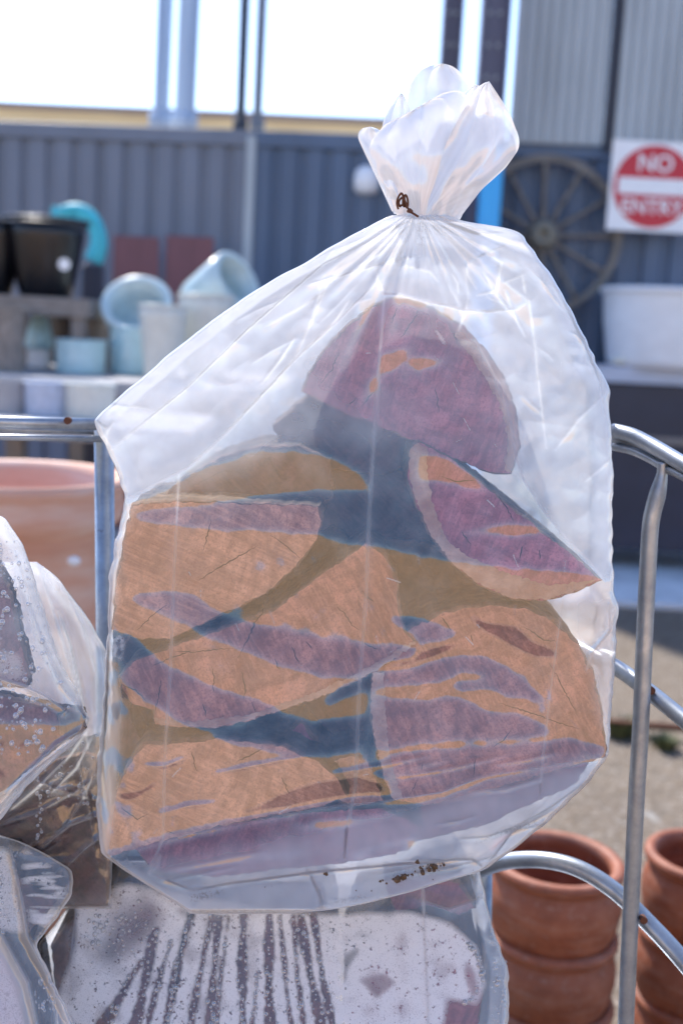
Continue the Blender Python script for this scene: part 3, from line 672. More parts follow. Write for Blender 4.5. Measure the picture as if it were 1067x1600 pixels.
def integrate(gxf, gyf, ex=.12):
    """surface whose slopes follow (gx, gy) as nearly as it can (weighted least squares)"""
    pad = 120; a = np.pad(gyf, pad); b = np.pad(gxf, pad)
    wy = 2 * math.pi * np.fft.fftfreq(a.shape[0], ST_)[:, None]; wx_ = 2 * math.pi * np.fft.rfftfreq(a.shape[1], ST_)[None]
    den = wy ** 2 + ex * wx_ ** 2 + (2 * math.pi / 2600) ** 2
    D = (-1j * wy * np.fft.rfft2(a) - 1j * ex * wx_ * np.fft.rfft2(b)) / den
    return np.fft.irfft2(D, a.shape)[pad:-pad, pad:-pad]
ALPHA = R(6.2)                         # elevation of the added wall's top behind the camera, seen from the bag
def tilt0(py): return (ALPHA + (R(9) + np.arctan((py - 800) / F))) / 2
MM = 1.1 / F                            # metres per photo pixel at the bag

def make_film(name, left, right, Ymid, S, milk, frost, dirt, creases, thick, parent, edge=55, amp=R(4.5), ncol=420, step=2.0, wr=.0006, back_milk=.36, sc_noise=1.0, seed=1, topround=60, fr_in=.008, fe=9, extra=None):
    """closed polythene bag. left/right = outline as (x, y) polylines; the front sheet's slopes follow S (+1 leans back, -1 leans forward)"""
    def soft(P, sd_):
        P = np.array(P, float); y = np.arange(P[0, 1], P[-1, 1] + .5, 1.0); x = np.interp(y, P[:, 1], P[:, 0]); k_ = np.hanning(19); k_ /= k_.sum()
        xs_ = np.convolve(np.pad(x, 9, mode='reflect', reflect_type='odd'), k_, 'valid'); g_ = np.random.default_rng(sd_).standard_normal(len(y) + 60)
        w1 = np.convolve(g_, np.hanning(31) / 4, 'same')[30:-30]; w2 = np.convolve(g_, np.hanning(9) / 2.2, 'same')[30:-30]; taper = np.minimum(1, np.minimum(y - y[0], y[-1] - y) / 40)
        return np.stack([xs_ + (w1 * .9 + w2 * .12) * taper, y], 1)
    left = soft(left, seed * 7 + 1); right = soft(right, seed * 7 + 2)
    ya, yb = left[0, 1], left[-1, 1]; rows = np.arange(ya, yb + .01, step); nr = len(rows)
    xl = np.interp(rows, left[:, 1], left[:, 0]); xr = np.interp(rows, right[:, 1], right[:, 0])
    base = np.cumsum(np.tan(tilt0(rows)) * -MM * step); base -= np.interp(Ymid[1], rows, base)
    # slopes
    sm = float(S.mean()); D = integrate(np.zeros_like(S), -np.tan(amp) * (S - sm) * MM, .10) - np.tan(amp) * sm * MM * (GYY - Ymid[1])
    cr = np.zeros_like(S); boost = np.zeros_like(S)
    for pts, hgt, wd, bo in creases:
        qx = [p[0] for p in pts]; qy = [p[1] for p in pts]; g_ = wd + 30
        i0, i1 = max(0, int((min(qy) - g_ - GY0) / ST_)), max(1, int((max(qy) + g_ - GY0) / ST_)); j0, j1 = max(0, int((min(qx) - g_ - GX0) / ST_)), max(1, int((max(qx) + g_ - GX0) / ST_))
        w_ = (slice(i0, i1), slice(j0, j1)); d, side, tt = seg_dist(GXX[w_], GYY[w_], pts); env = np.sin(np.clip(tt, .02, .98) * math.pi) ** .35
        prof = np.maximum(0, 1 - d / wd) ** 1.6 * np.where(side > 0, 1, .75)
        cr[w_] -= hgt * prof * env; boost[w_] += bo * 1.5 * np.exp(-(d / 2.0) ** 2) * env + bo * .2 * np.exp(-(d / 9) ** 2) * env
    wrk = (pnoise(60, seed, (.6, 1.5)) * 1.6 + pnoise(22, seed + 1, (.7, 1.3)) * .5 + pnoise(9, seed + 2) * .12) * wr * sc_noise
    fld = D + cr + wrk
    if extra is not None: fld = fld + extra
    uu_ = (1 - np.cos(np.linspace(0, math.pi, ncol))) / 2 * .25 + np.linspace(0, 1, ncol) * .75
    X = xl[:, None] + (xr - xl)[:, None] * uu_[None]; Y = np.repeat(rows[:, None], ncol, 1)
    dx = np.minimum(X - xl[:, None], xr[:, None] - X)
    # distance to the bag outline as well from top and bottom
    e = np.clip(dx / edge, 0, 1); ev = np.clip(np.minimum((Y - ya) / topround, (yb - Y) / 26), 0, 1)
    prof = np.sqrt(np.clip(1 - (1 - e) ** 2, 0, 1)) * np.sqrt(np.clip(1 - (1 - ev) ** 2, 0, 1))
    ef = np.clip(dx / fe, 0, 1); evf = np.clip(np.minimum((Y - ya) / topround, (yb - Y) / 9), 0, 1)
    pf_ = np.sqrt(np.clip(1 - (1 - ef) ** 2, 0, 1)) * np.sqrt(np.clip(1 - (1 - evf) ** 2, 0, 1))
    front0 = Ymid[0] + base[:, None] + fr_in * (1 - pf_); yfront = front0 + sample(fld, X, Y)
    wb = sample(pnoise(45, seed + 9) * .006 + pnoise(15, seed + 10) * .0012, X, Y)
    yback = yfront * (1 - prof) + front0 * prof + thick * prof + .001 + wb * prof
    pf = at_np(X, Y, yfront); pb = at_np(X, Y, yback)
    co = np.concatenate([pf.reshape(-1, 3), pb.reshape(-1, 3)]); N = nr * ncol
    idx = np.arange(N).reshape(nr, ncol); a = idx[:-1, :-1].ravel(); b = idx[:-1, 1:].ravel(); c = idx[1:, 1:].ravel(); d = idx[1:, :-1].ravel()
    F1 = np.stack([a, d, c, b], 1); F2 = np.stack([a, b, c, d], 1) + N
    # side seams
    l = idx[:, 0]; r = idx[:, -1]; F3 = np.stack([l[:-1], l[:-1] + N, l[1:] + N, l[1:]], 1); F4 = np.stack([r[:-1], r[1:], r[1:] + N, r[:-1] + N], 1)
    bt = idx[-1]; F5 = np.stack([bt[:-1], bt[:-1] + N, bt[1:] + N, bt[1:]], 1)
    Fc = np.concatenate([F1, F2, F3, F4, F5])
    me = bpy.data.meshes.new(name); me.vertices.add(2 * N); me.vertices.foreach_set('co', co.ravel().astype(np.float32))
    me.loops.add(Fc.size); me.loops.foreach_set('vertex_index', Fc.ravel().astype(np.int32)); me.polygons.add(len(Fc))
    me.polygons.foreach_set('loop_start', (np.arange(len(Fc)) * 4).astype(np.int32)); me.update(); me.validate()
    mk = np.clip(sample(np.clip(milk + boost, 0, .97), X, Y) + .10 * (1 - e) ** 2 * np.clip(.8 + sample(pnoise(24, seed + 5), X, Y), .1, 1.6), 0, .93)
    bo_ = sample(boost, X, Y) * (1 + 2.2 * (sample(milk, X, Y) > .4))
    for nm, fr, bk in (('fold', bo_.ravel(), bo_.ravel() * .2), ('milk', mk.ravel(), np.clip(back_milk + sample(boost, X, Y) * .25, 0, .8).ravel()), ('frost', sample(frost, X, Y).ravel(), np.zeros(N)), ('dirt', sample(dirt, X, Y).ravel(), np.zeros(N))):
        at_ = me.attributes.new(nm, 'FLOAT', 'POINT'); at_.data.foreach_set('value', np.concatenate([fr, bk]).astype(np.float32))
    o = link(name, me, M['film'], parent)
    smoothD = blur(fld, 26)
    def depth(px, py):                                        # local mean depth of the front sheet
        return Ymid[0] + float(np.interp(py, rows, base)) + float(sample(smoothD, np.array([px], float), np.array([py], float))[0])
    return o, depth

def jitter(poly, k=7, amp=1.6, seed=0):
    rg = random.Random(seed); out = []; n = len(poly)
    for i in range(n):
        (x1, y1), (x2, y2) = poly[i], poly[(i + 1) % n]; L = math.hypot(x2 - x1, y2 - y1); m_ = max(1, int(L / k))
        for j in range(m_):
            t_ = j / m_; out.append((x1 + (x2 - x1) * t_ + rg.uniform(-amp, amp) * (j > 0), y1 + (y2 - y1) * t_ + rg.uniform(-amp, amp) * (j > 0), i))
    return out
def wood(poly, depth, off, length, face, label, bark_edges=(), band=None, seed=0, group='red gum firewood blocks in the big bag', amp=1.6, name='firewood_block', barkmat=None):
    """a split log end: sawn face towards us, split or bark sides running back. poly in photo pixels"""
    P = jitter(poly, 7, amp, seed); cx = sum(p[0] for p in poly) / len(poly); cy_ = sum(p[1] for p in poly) / len(poly)
    Yc = depth(cx, cy_) + off; c0 = at(cx, cy_, Yc + length / 2); t = empty(name, c0)
    # plane through three depth samples so the face stays flat, never in front of the film
    xs = [p[0] for p in poly]; ys = [p[1] for p in poly]
    S_ = [(x, y, depth(min(max(x, 175), 945), min(max(y, 420), 1330))) for x, y in poly]; Am = np.array([[a, b, 1] for a, b, _ in S_]); bb = np.array([c for *_, c in S_])
    sol = np.linalg.lstsq(Am, bb, rcond=None)[0]; dev = max(float(bb[i] - Am[i] @ sol) for i in range(len(bb)))
    fd = lambda x, y: sol[0] * x + sol[1] * y + sol[2] + off + dev * .6
    bm = bmesh.new(); rgi = random.Random(seed + 50); ins_ = [4.5 + 3.5 * noise.noise(Vector((q[0] * .05, q[1] * .05, seed))) + rgi.uniform(-1, 1) for q in P]
    ring0, ring1, ring2 = [], [], []
    rim0 = []
    for (x, y, i), inset in zip(P, ins_):
        dx, dy = cx - x, cy_ - y; L = math.hypot(dx, dy) or 1
        f_ = fd(x, y); p_ = at(x + dx / L * inset, y + dy / L * inset, f_) - c0; ring0.append(bm.verts.new(p_)); rim0.append(p_)
    bm.faces.new(ring0)
    n = len(P)
    bmesh.ops.triangulate(bm, faces=[f for f in bm.faces if len(f.verts) > 4])
    from_bm('cut_face', bm, face, t)
    # sides (bark where the log's outside shows)
    bm = bmesh.new(); rg = random.Random(seed + 3); segs = 5; R_ = []
    for s in range(segs + 1):
        row = []
        for x, y, i in P:
            f_ = fd(x, y) + .0026 + length * s / segs; q = (rg.uniform(-1, 1) * 2.5 if s else 0); row.append(bm.verts.new(at(x + q, y + q * .5, fd(x, y)) + Vector((0, f_ - fd(x, y), 0)) - c0))
        R_.append(row)
    rv = [bm.verts.new(p) for p in rim0]; mid = [bm.verts.new((a + b.co) / 2 + Vector((0, -.0012 * rg.random(), 0))) for a, b in zip(rim0, R_[0])]
    for v_ in R_[0]: v_.co.y += .003
    rimf = []
    for i in range(n):
        rimf.append(bm.faces.new((rv[i], rv[(i + 1) % n], mid[(i + 1) % n], mid[i]))); rimf.append(bm.faces.new((mid[i], mid[(i + 1) % n], R_[0][(i + 1) % n], R_[0][i])))
    for f_ in rimf: f_.material_index = 1
    for s in range(segs):
        for i in range(n): bm.faces.new((R_[s][i], R_[s][(i + 1) % n], R_[s + 1][(i + 1) % n], R_[s + 1][i]))
    bm.faces.new(R_[-1]); bmesh.ops.triangulate(bm, faces=[f for f in bm.faces if len(f.verts) > 4])
    from_bm('bark', bm, [barkmat or M['bark'], M['rim']], t)
    if band:                                                  # pale sapwood band lying on the face, 1.5 mm proud
        bm = bmesh.new(); Q_ = jitter(band, 4, 2.0, seed + 5)
        a_ = [bm.verts.new(at(x, y, fd(x, y) - .0015) - c0) for x, y, _ in Q_]; bm.faces.new(a_)
        b_ = [bm.verts.new(at(x, y, fd(x, y) + .001) - c0) for x, y, _ in Q_]
        for i in range(len(a_)): bm.faces.new((a_[i], a_[(i + 1) % len(a_)], b_[(i + 1) % len(a_)], b_[i]))
        bmesh.ops.triangulate(bm, faces=[f for f in bm.faces if len(f.verts) > 4]); from_bm('sapwood', bm, M['sap'], t)
    for cpts in CRACKS.get(seed, ()):                         # drying checks: flat dark ribbons, the shade inside a split put into the colour
        rgc = random.Random(int(cpts[0][0] * 7)); L_ = []
        for (x1, y1), (x2, y2) in zip(cpts, cpts[1:]):
            k_ = max(2, int(math.hypot(x2 - x1, y2 - y1) / 4)); L_ += [(x1 + (x2 - x1) * q / k_ + rgc.uniform(-1.3, 1.3), y1 + (y2 - y1) * q / k_ + rgc.uniform(-1, 1)) for q in range(k_)]
        L_.append(cpts[-1]); bm = bmesh.new(); prev = None; n_ = len(L_)
        for j, (x, y) in enumerate(L_):
            x0_, y0_ = L_[max(j - 1, 0)]; x1_, y1_ = L_[min(j + 1, n_ - 1)]; l_ = math.hypot(x1_ - x0_, y1_ - y0_) or 1; nx, ny = -(y1_ - y0_) / l_, (x1_ - x0_) / l_
            w_ = .75 * math.sin(math.pi * (j + .6) / (n_ + .2)) ** .7 * rgc.uniform(.6, 1.25); z_ = fd(x, y) - .0006
            a_, b_ = bm.verts.new(at(x - nx * w_, y - ny * w_, z_) - c0), bm.verts.new(at(x + nx * w_, y + ny * w_, z_) - c0)
            if prev: bm.faces.new((prev[0], a_, b_, prev[1]))
            prev = (a_, b_)
        from_bm('drying_crack', bm, M['crackdark'], t)
    return tag(t, label, 'firewood', group)
CRACKS = {
 5: [[(427, 922), (414, 941), (411, 957), (398, 973), (386, 1003), (369, 1031)], [(274, 1018), (305, 1019), (334, 1015), (364, 1013)], [(331, 1042), (335, 1062), (333, 1082)], [(456, 1010), (461, 1022), (467, 1037)], [(429, 1029), (436, 1045)], [(478, 1003), (487, 1014)], [(526, 947), (541, 962), (549, 977), (561, 984)], [(190, 1069), (212, 1078), (230, 1096)], [(253, 1062), (249, 1085), (243, 1112)], [(378, 1050), (384, 1078), (381, 1092)], [(318, 1100), (322, 1120)], [(395, 1098), (399, 1112)], [(565, 1002), (578, 1010), (590, 1014)], [(240, 1040), (262, 1030), (300, 1016)], [(566, 922), (570, 932), (584, 940)]],
 3: [[(309, 908), (345, 885), (404, 852)], [(424, 837), (446, 852), (468, 871)], [(215, 985), (240, 960), (262, 945)], [(330, 812), (318, 860)]],
 7: [[(798, 1141), (787, 1156), (770, 1167)], [(744, 1182), (741, 1197), (739, 1214)], [(735, 992), (738, 1002)], [(820, 980), (850, 1000), (868, 1002)], [(858, 1035), (882, 1080), (902, 1118)], [(640, 1240), (655, 1215), (660, 1190)], [(780, 1098), (840, 1118), (905, 1140)], [(690, 965), (705, 985)]],
 2: [[(817, 853), (814, 863), (812, 872)], [(842, 858), (843, 874)], [(778, 775), (795, 800), (802, 815)], [(840, 925), (842, 938)], [(872, 920), (877, 934)], [(720, 830), (735, 850)], [(690, 745), (712, 752), (740, 750)], [(780, 912), (783, 930)]],
 1: [[(657, 479), (648, 496), (637, 512), (625, 528)], [(679, 605), (683, 625), (686, 645)], [(566, 634), (578, 618), (592, 606)], [(700, 500), (716, 540)], [(540, 640), (556, 622)], [(620, 480), (612, 505)], [(500, 600), (520, 575), (530, 548)]],
 6: [[(370, 1190), (388, 1182), (410, 1170)], [(190, 1262), (215, 1280), (232, 1272)], [(262, 1300), (275, 1302)], [(300, 1175), (308, 1205)], [(440, 1215), (452, 1240)]],
 4: [[(300, 760), (350, 735), (380, 740)], [(420, 715), (440, 750)]],
}

# ---------------- the big bag
SKY = [
 [(-300, 200), (1200, 200), (1200, 905), (945, 905), (860, 890), (780, 885), (700, 875), (640, 865), (600, 856), (540, 846), (500, 834), (450, 827), (330, 826), (250, 819), (222, 812), (208, 802), (240, 797), (320, 792), (400, 778), (500, 767), (578, 767), (560, 735), (500, 706), (400, 700), (330, 730), (240, 780), (150, 790), (-300, 790)],
 [(201, 933), (260, 924), (302, 929), (342, 960), (376, 973), (430, 983), (460, 990), (500, 998), (565, 1009), (620, 1011), (656, 1014), (642, 1027), (595, 1037), (578, 1047), (544, 1058), (500, 1056), (460, 1042), (430, 1034), (356, 1004), (315, 987), (251, 956)],
 [(610, 966), (629, 964), (662, 968), (720, 988), (696, 1002), (656, 1004), (639, 987)],
 [(560, 1062), (605, 1051), (662, 1041), (700, 1028), (730, 1024), (764, 1029), (797, 1046), (825, 1070), (850, 1095), (803, 1089), (769, 1080), (717, 1080), (706, 1072), (720, 1065), (750, 1062), (757, 1057), (745, 1051), (720, 1051), (693, 1064), (605, 1072), (575, 1080)],
 [(588, 1085), (612, 1093), (662, 1096), (713, 1090), (740, 1099), (757, 1111), (813, 1118), (851, 1134), (862, 1150), (844, 1150), (782, 1154), (700, 1158), (635, 1163), (605, 1174), (588, 1168), (584, 1124)],
 [(603, 1180), (696, 1170), (764, 1166), (820, 1163), (850, 1160), (886, 1154), (927, 1163), (950, 1172), (920, 1179), (851, 1190), (745, 1213), (693, 1236), (670, 1243), (640, 1245), (608, 1234), (593, 1202)],
 [(733, 1250), (757, 1236), (797, 1226), (800, 1230), (780, 1240), (747, 1253)],
 [(186, 992), (215, 998), (245, 1035), (300, 1062), (350, 1082), (425, 1104), (440, 1113), (380, 1126), (330, 1142), (290, 1130), (230, 1090), (196, 1070)],
 [(330, 1148), (400, 1126), (440, 1114), (460, 1122), (494, 1130), (544, 1122), (571, 1119), (572, 1150), (561, 1171), (504, 1180), (444, 1178), (400, 1168), (342, 1156)],
 [(504, 1103), (527, 1077), (558, 1065), (588, 1068), (561, 1081), (527, 1097)],
 [(150, 1346), (255, 1312), (356, 1285), (500, 1257), (558, 1243), (605, 1245), (635, 1257), (693, 1243), (760, 1215), (851, 1196), (960, 1185), (960, 1460), (150, 1460)],
]
WARM = [
 [(655, 706), (700, 716), (742, 747), (770, 768), (750, 770), (700, 756), (650, 752)], [(725, 834), (770, 820), (820, 818), (862, 831), (800, 839)],
 [(597, 556), (640, 543), (636, 560), (618, 578), (595, 583)], [(570, 632), (576, 600), (598, 572), (588, 608), (563, 640)], [(634, 563), (660, 557), (700, 560), (692, 572), (660, 578), (640, 575)],
 [(608, 1220), (640, 1203), (696, 1189), (690, 1197), (629, 1217)],
 [(460, 1290), (494, 1282), (580, 1274), (629, 1268), (680, 1240), (700, 1236), (650, 1262), (600, 1280), (527, 1296), (477, 1299)],
 [(544, 1333), (585, 1322), (652, 1306), (657, 1317), (622, 1348), (554, 1345)],
 [(235, 1366), (342, 1345), (433, 1334), (520, 1328), (430, 1342), (340, 1353)],
 [(150, 1338), (200, 1318), (255, 1309), (356, 1282), (356, 1290), (255, 1316), (150, 1346)],
]
HOLE = [[(568, 1335), (600, 1326), (640, 1318), (615, 1340), (575, 1343)]]
S = np.full(GXX.shape, -1.0)
for p in SKY: S = np.where(poly_mask(p) > 0, 1.0, S)
for p in WARM: S = np.where(poly_mask(p) > 0, -1.0, S)
for p in HOLE: S = np.where(poly_mask(p) > 0, 1.0, S)
DARK = [[(300, 1308), (400, 1258), (480, 1222), (560, 1212), (605, 1222), (600, 1242), (500, 1253), (356, 1280)], [(730, 962), (769, 974), (813, 979), (831, 1005), (865, 1013), (872, 1027), (838, 1027), (803, 1010), (758, 989)],
 [(600, 1040), (650, 1018), (700, 1008), (715, 1008), (670, 1030), (620, 1044)], [(178, 1238), (215, 1238), (245, 1218), (240, 1232), (205, 1252), (185, 1250)]]
S = np.where(S < 0, -.62, 1.75)
for p in DARK: S = np.where((poly_mask(p) > 0) & (S < 0), -3.0, S); S = blur(S, 2.4) + pnoise(9, 23, (.35, 2.4)) * .22 + pnoise(26, 21, (.5, 1.6)) * .05 + pnoise(80, 22, (.6, 1.5)) * .05
upper = blur(poly_mask([(-300, 200), (1200, 200), (1200, 640), (860, 640), (700, 470), (560, 440), (440, 560), (300, 700), (-300, 760)]), 22)
S = S + upper * .9
milk = np.full(GXX.shape, .05)
def paint(arr, poly, val, sig=8):
    k_ = blur(poly_mask(poly), sig); return arr * (1 - k_) + val * k_
milk = paint(milk, [(-300, 200), (1200, 200), (1200, 900), (940, 900), (880, 820), (800, 745), (760, 700), (560, 690), (430, 700), (290, 760), (200, 778), (-300, 778)], .34, 14)
milk = paint(milk, [(100, 700), (170, 780), (295, 730), (355, 675), (460, 562), (530, 499), (600, 460), (660, 468), (740, 526), (762, 567), (785, 612), (805, 690), (822, 717), (885, 842), (942, 906), (980, 800), (980, 300), (100, 300)], .50, 9)
milk = paint(milk, [(830, 420), (950, 590), (955, 760), (930, 850), (850, 700)], .36, 20)
milk = paint(milk, [(470, 580), (560, 480), (620, 462), (700, 490), (770, 560), (805, 680), (640, 690), (560, 640)], .22, 12)
milk = paint(milk, [(150, 1360), (300, 1340), (450, 1310), (560, 1280), (640, 1265), (800, 1225), (950, 1185), (980, 1460), (150, 1460)], .46, 12)
milk = paint(milk, [(880, 930), (960, 930), (960, 1150), (935, 1130), (925, 1050), (890, 985)], .33, 8)
milk = paint(milk, [(140, 780), (200, 790), (182, 900), (172, 1000), (190, 1100), (182, 1250), (165, 1350), (140, 1350)], .5, 5)
milk = paint(milk, [(300, 1392), (460, 1367), (629, 1350), (737, 1342), (757, 1359), (640, 1400), (480, 1430), (300, 1430)], .45, 3)
milk = np.clip(milk + pnoise(40, 31) * .05 + pnoise(12, 32) * .03, .03, .8)
C = []
def cr(pts, h=.004, w=16, b=.35): C.append((pts, h * .24, w, b))
cr([(167, 709), (225, 660), (291, 607), (392, 510), (505, 412), (560, 385), (630, 350)], .007, 34, .30)
cr([(200, 778), (295, 730), (355, 675), (460, 562), (530, 499), (590, 440)], .008, 34, .35)
cr([(462, 556), (485, 505), (505, 457), (513, 440)], .005, 18, .32); cr([(415, 510), (470, 480), (505, 457)], .004, 20, .2)
cr([(171, 630), (200, 634), (239, 640)], .003, 16, .2); cr([(152, 657), (165, 668), (168, 706)], .003, 9, .3); cr([(178, 655), (165, 680), (150, 690)], .002, 7, .2)
cr([(505, 443), (537, 429), (590, 414), (612, 408), (655, 399)], .005, 18, .35)
cr([(588, 421), (590, 440), (600, 459), (624, 460), (661, 470), (695, 477), (725, 485), (762, 487), (807, 483), (826, 470)], .008, 24, .42)
cr([(826, 470), (830, 500), (837, 552), (839, 582), (845, 631), (853, 700)], .005, 20, .26)
cr([(725, 395), (730, 429), (744, 451)], .003, 12, .25); cr([(759, 395), (783, 410), (775, 455), (745, 462)], .004, 12, .32); cr([(729, 410), (760, 396), (789, 384)], .003, 10, .25)
cr([(787, 442), (819, 429)], .003, 10, .25); cr([(816, 432), (820, 457)], .003, 8, .3); cr([(790, 443), (826, 470)], .003, 10, .25); cr([(612, 410), (672, 425), (684, 440)], .004, 16, .18)
cr([(545, 470), (525, 500), (500, 528)], .003, 14, .25); cr([(942, 619), (905, 655), (868, 703)], .003, 14, .18); cr([(956, 717), (935, 735), (915, 752)], .003, 12, .16)
cr([(740, 526), (762, 567), (785, 612), (800, 665), (804, 710), (818, 750), (850, 800), (885, 842), (922, 879), (944, 908)], .005, 20, .24)
cr([(700, 350), (740, 365), (800, 362)], .003, 16, .15); cr([(880, 470), (915, 545), (938, 600), (945, 650)], .003, 8, .25); cr([(690, 420), (705, 455), (722, 478)], .004, 20, .12)
for a_, b_ in (((640, 345), (560, 385)), ((645, 348), (590, 400)), ((655, 350), (640, 410)), ((665, 350), (690, 420)), ((672, 350), (720, 395)), ((680, 348), (760, 385)), ((690, 346), (790, 375)), ((650, 350), (615, 420)), ((636, 345), (500, 400))):
    mx = ((a_[0] + b_[0]) / 2 + random.uniform(-4, 4), (a_[1] + b_[1]) / 2 + random.uniform(-4, 4)); cr([a_, mx, b_], .004, 11, .16)
# machine folds of the flat film
cr([(600, 465), (590, 600), (583, 700), (577, 800), (572, 930), (562, 1060), (555, 1230), (541, 1300), (538, 1340)], .0012, 5, .42)
cr([(280, 742), (272, 900), (267, 1040), (258, 1180), (255, 1310), (233, 1364)], .0012, 5, .38); cr([(880, 930), (862, 1060), (848, 1180), (842, 1250)], .0010, 5, .26)
cr([(233, 1364), (245, 1350), (252, 1335)], .003, 8, .35); cr([(160, 1342), (300, 1302), (500, 1262), (600, 1252), (690, 1238), (760, 1212), (945, 1182)], .003, 12, .16)
cr([(305, 1391), (356, 1381), (500, 1362), (629, 1350), (737, 1342), (757, 1357)], .003, 8, .3); cr([(236, 1366), (300, 1391)], .003, 10, .2); cr([(757, 1357), (800, 1300), (870, 1262)], .003, 8, .2)
cr([(480, 1358), (500, 1400), (503, 1424)], .002, 6, .25); cr([(790, 1300), (860, 1262), (930, 1210)], .003, 14, .15); cr([(951, 945), (953, 985), (925, 1020), (915, 1050)], .003, 8, .4)
cr([(185, 860), (172, 960), (168, 1080), (162, 1200), (160, 1300)], .003, 7, .22)
left = [(612, 336), (585, 348), (560, 362), (520, 383), (480, 408), (400, 452), (330, 502), (270, 548), (215, 597), (165, 637), (145, 656), (152, 672), (172, 712), (195, 768), (192, 800), (180, 850), (172, 900), (168, 1000), (160, 1120), (152, 1200), (151, 1270), (157, 1333), (196, 1362), (235, 1386), (296, 1426), (300, 1428)]
right = [(700, 336), (722, 346), (770, 352), (800, 357), (816, 366), (830, 386), (856, 424), (886, 472), (910, 520), (932, 568), (948, 598), (954, 620), (950, 635), (955, 665), (957, 740), (956, 880), (960, 905), (957, 925), (967, 945), (963, 975), (960, 1040), (955, 1120), (950, 1182), (920, 1222), (870, 1272), (810, 1322), (757, 1360), (640, 1394), (560, 1415), (480, 1427), (440, 1428)]
left[-1] = (300, 1429); right[-1] = (440, 1429)
dirt = np.zeros(GXX.shape)
frost1 = np.zeros(GXX.shape); rg = random.Random(77)
for i in range(70):
    x = rg.uniform(230, 920); y = rg.uniform(520, 1330); a_ = rg.gauss(1.2, .7); L_ = rg.uniform(5, 24); q = [(x, y), (x + math.cos(a_) * L_, y + math.sin(a_) * L_)]
    x0, x1 = int((min(q[0][0], q[1][0]) - 8 - GX0) / 2), int((max(q[0][0], q[1][0]) + 8 - GX0) / 2); y0, y1 = int((min(q[0][1], q[1][1]) - 8 - GY0) / 2), int((max(q[0][1], q[1][1]) + 8 - GY0) / 2)
    d_, _, _ = seg_dist(GXX[y0:y1, x0:x1], GYY[y0:y1, x0:x1], q); frost1[y0:y1, x0:x1] = np.maximum(frost1[y0:y1, x0:x1], rg.uniform(.15, .6) * np.exp(-(d_ / 1.5) ** 2))
frost1 = np.maximum(frost1, blur(poly_mask([(677, 516), (683, 514), (697, 533), (697, 539), (691, 538)]), 1.5) * .6)
for pl in ([(168, 1012), (185, 990), (196, 1000), (190, 1030), (178, 1050)], [(948, 940), (962, 950), (964, 975), (935, 1005), (912, 1030), (918, 1012), (945, 980)]):
    frost1 = np.maximum(frost1, blur(poly_mask(pl), 3) * .7 * np.clip(.6 + pnoise(6, 5) * .9, 0, 1))
for pl, v_, sg in (([(610, 1362), (640, 1358), (684, 1352), (682, 1362), (650, 1372), (615, 1382)], .5, 5), ([(295, 1400), (340, 1390), (350, 1396), (300, 1408)], .8, 3), ([(740, 1315), (800, 1292), (850, 1278), (852, 1284), (800, 1300), (745, 1320)], .5, 2), ([(520, 1408), (570, 1398), (575, 1402), (525, 1414)], .5, 3),
                   ([(650, 340), (664, 345), (662, 385), (652, 390)], .35, 4), ([(300, 1420), (440, 1421), (440, 1427), (300, 1427)], .35, 2), ([(200, 1425), (500, 1418), (500, 1426)], .0, 2)):
    dirt = np.maximum(dirt, blur(poly_mask(pl), sg) * v_)
bag = empty('firewood_bag', at(550, 1400, 1.1))
ang = np.arctan2(GYY - 325, GXX - 652); rad = np.hypot(GYY - 325, GXX - 652); g1_ = np.random.default_rng(8)
ta = np.linspace(-.3, 3.5, 900); n1_ = np.convolve(g1_.standard_normal(960), np.hanning(26), 'same')[30:-30]; n2_ = np.convolve(g1_.standard_normal(960), np.hanning(61), 'same')[30:-30]
pl = np.interp(ang, ta, n1_ / n1_.std()) * np.exp(-(rad / 150) ** 2) * .0011 + np.interp(ang, ta, n2_ / n2_.std()) * np.exp(-((rad - 120) / 170) ** 2) * .0022
pl += blur(poly_mask([(-300, 200), (1200, 200), (1200, 900), (940, 900), (785, 612), (660, 468), (530, 500), (200, 778), (-300, 778)]), 12) * (np.abs(pnoise(46, 88, (1.2, .8))) * .0010 + np.abs(pnoise(24, 89)) * .0007)
rg = random.Random(31)
for i in range(46):                                           # fine random creases in the slack film
    a_ = rg.uniform(.15, 2.9); r_ = rg.uniform(60, 330); x = 652 + math.cos(a_) * r_ * 1.1; y = 335 + math.sin(a_) * r_
    if 470 < x < 800 and 470 < y < 760: continue
    b_ = a_ + rg.gauss(0, .45); L_ = rg.uniform(25, 90); q = [(x, y), (x + math.cos(b_) * L_ / 2 + rg.uniform(-5, 5), y + math.sin(b_) * L_ / 2), (x + math.cos(b_) * L_, y + math.sin(b_) * L_)]
    C.append((q, rg.uniform(.0004, .0012), rg.uniform(5, 14), rg.uniform(.05, .22)))
for i in range(16):
    x = rg.uniform(200, 900); y = rg.uniform(1180, 1400); L_ = rg.uniform(50, 160); C.append(([(x, y), (x + L_ / 2, y - L_ * .08 + rg.uniform(-6, 6)), (x + L_, y - L_ * .2)], .0006, 8, rg.uniform(.05, .18)))
film, depth1 = make_film('bag_film', left, right, (1.10, 1000), S, milk, frost1, dirt, C, .24, None, edge=38, seed=3, wr=.00022, extra=pl)
keep(film, bag)
tag(bag, 'big clear bag of sawn red gum blocks tied with rusty wire', 'bag')

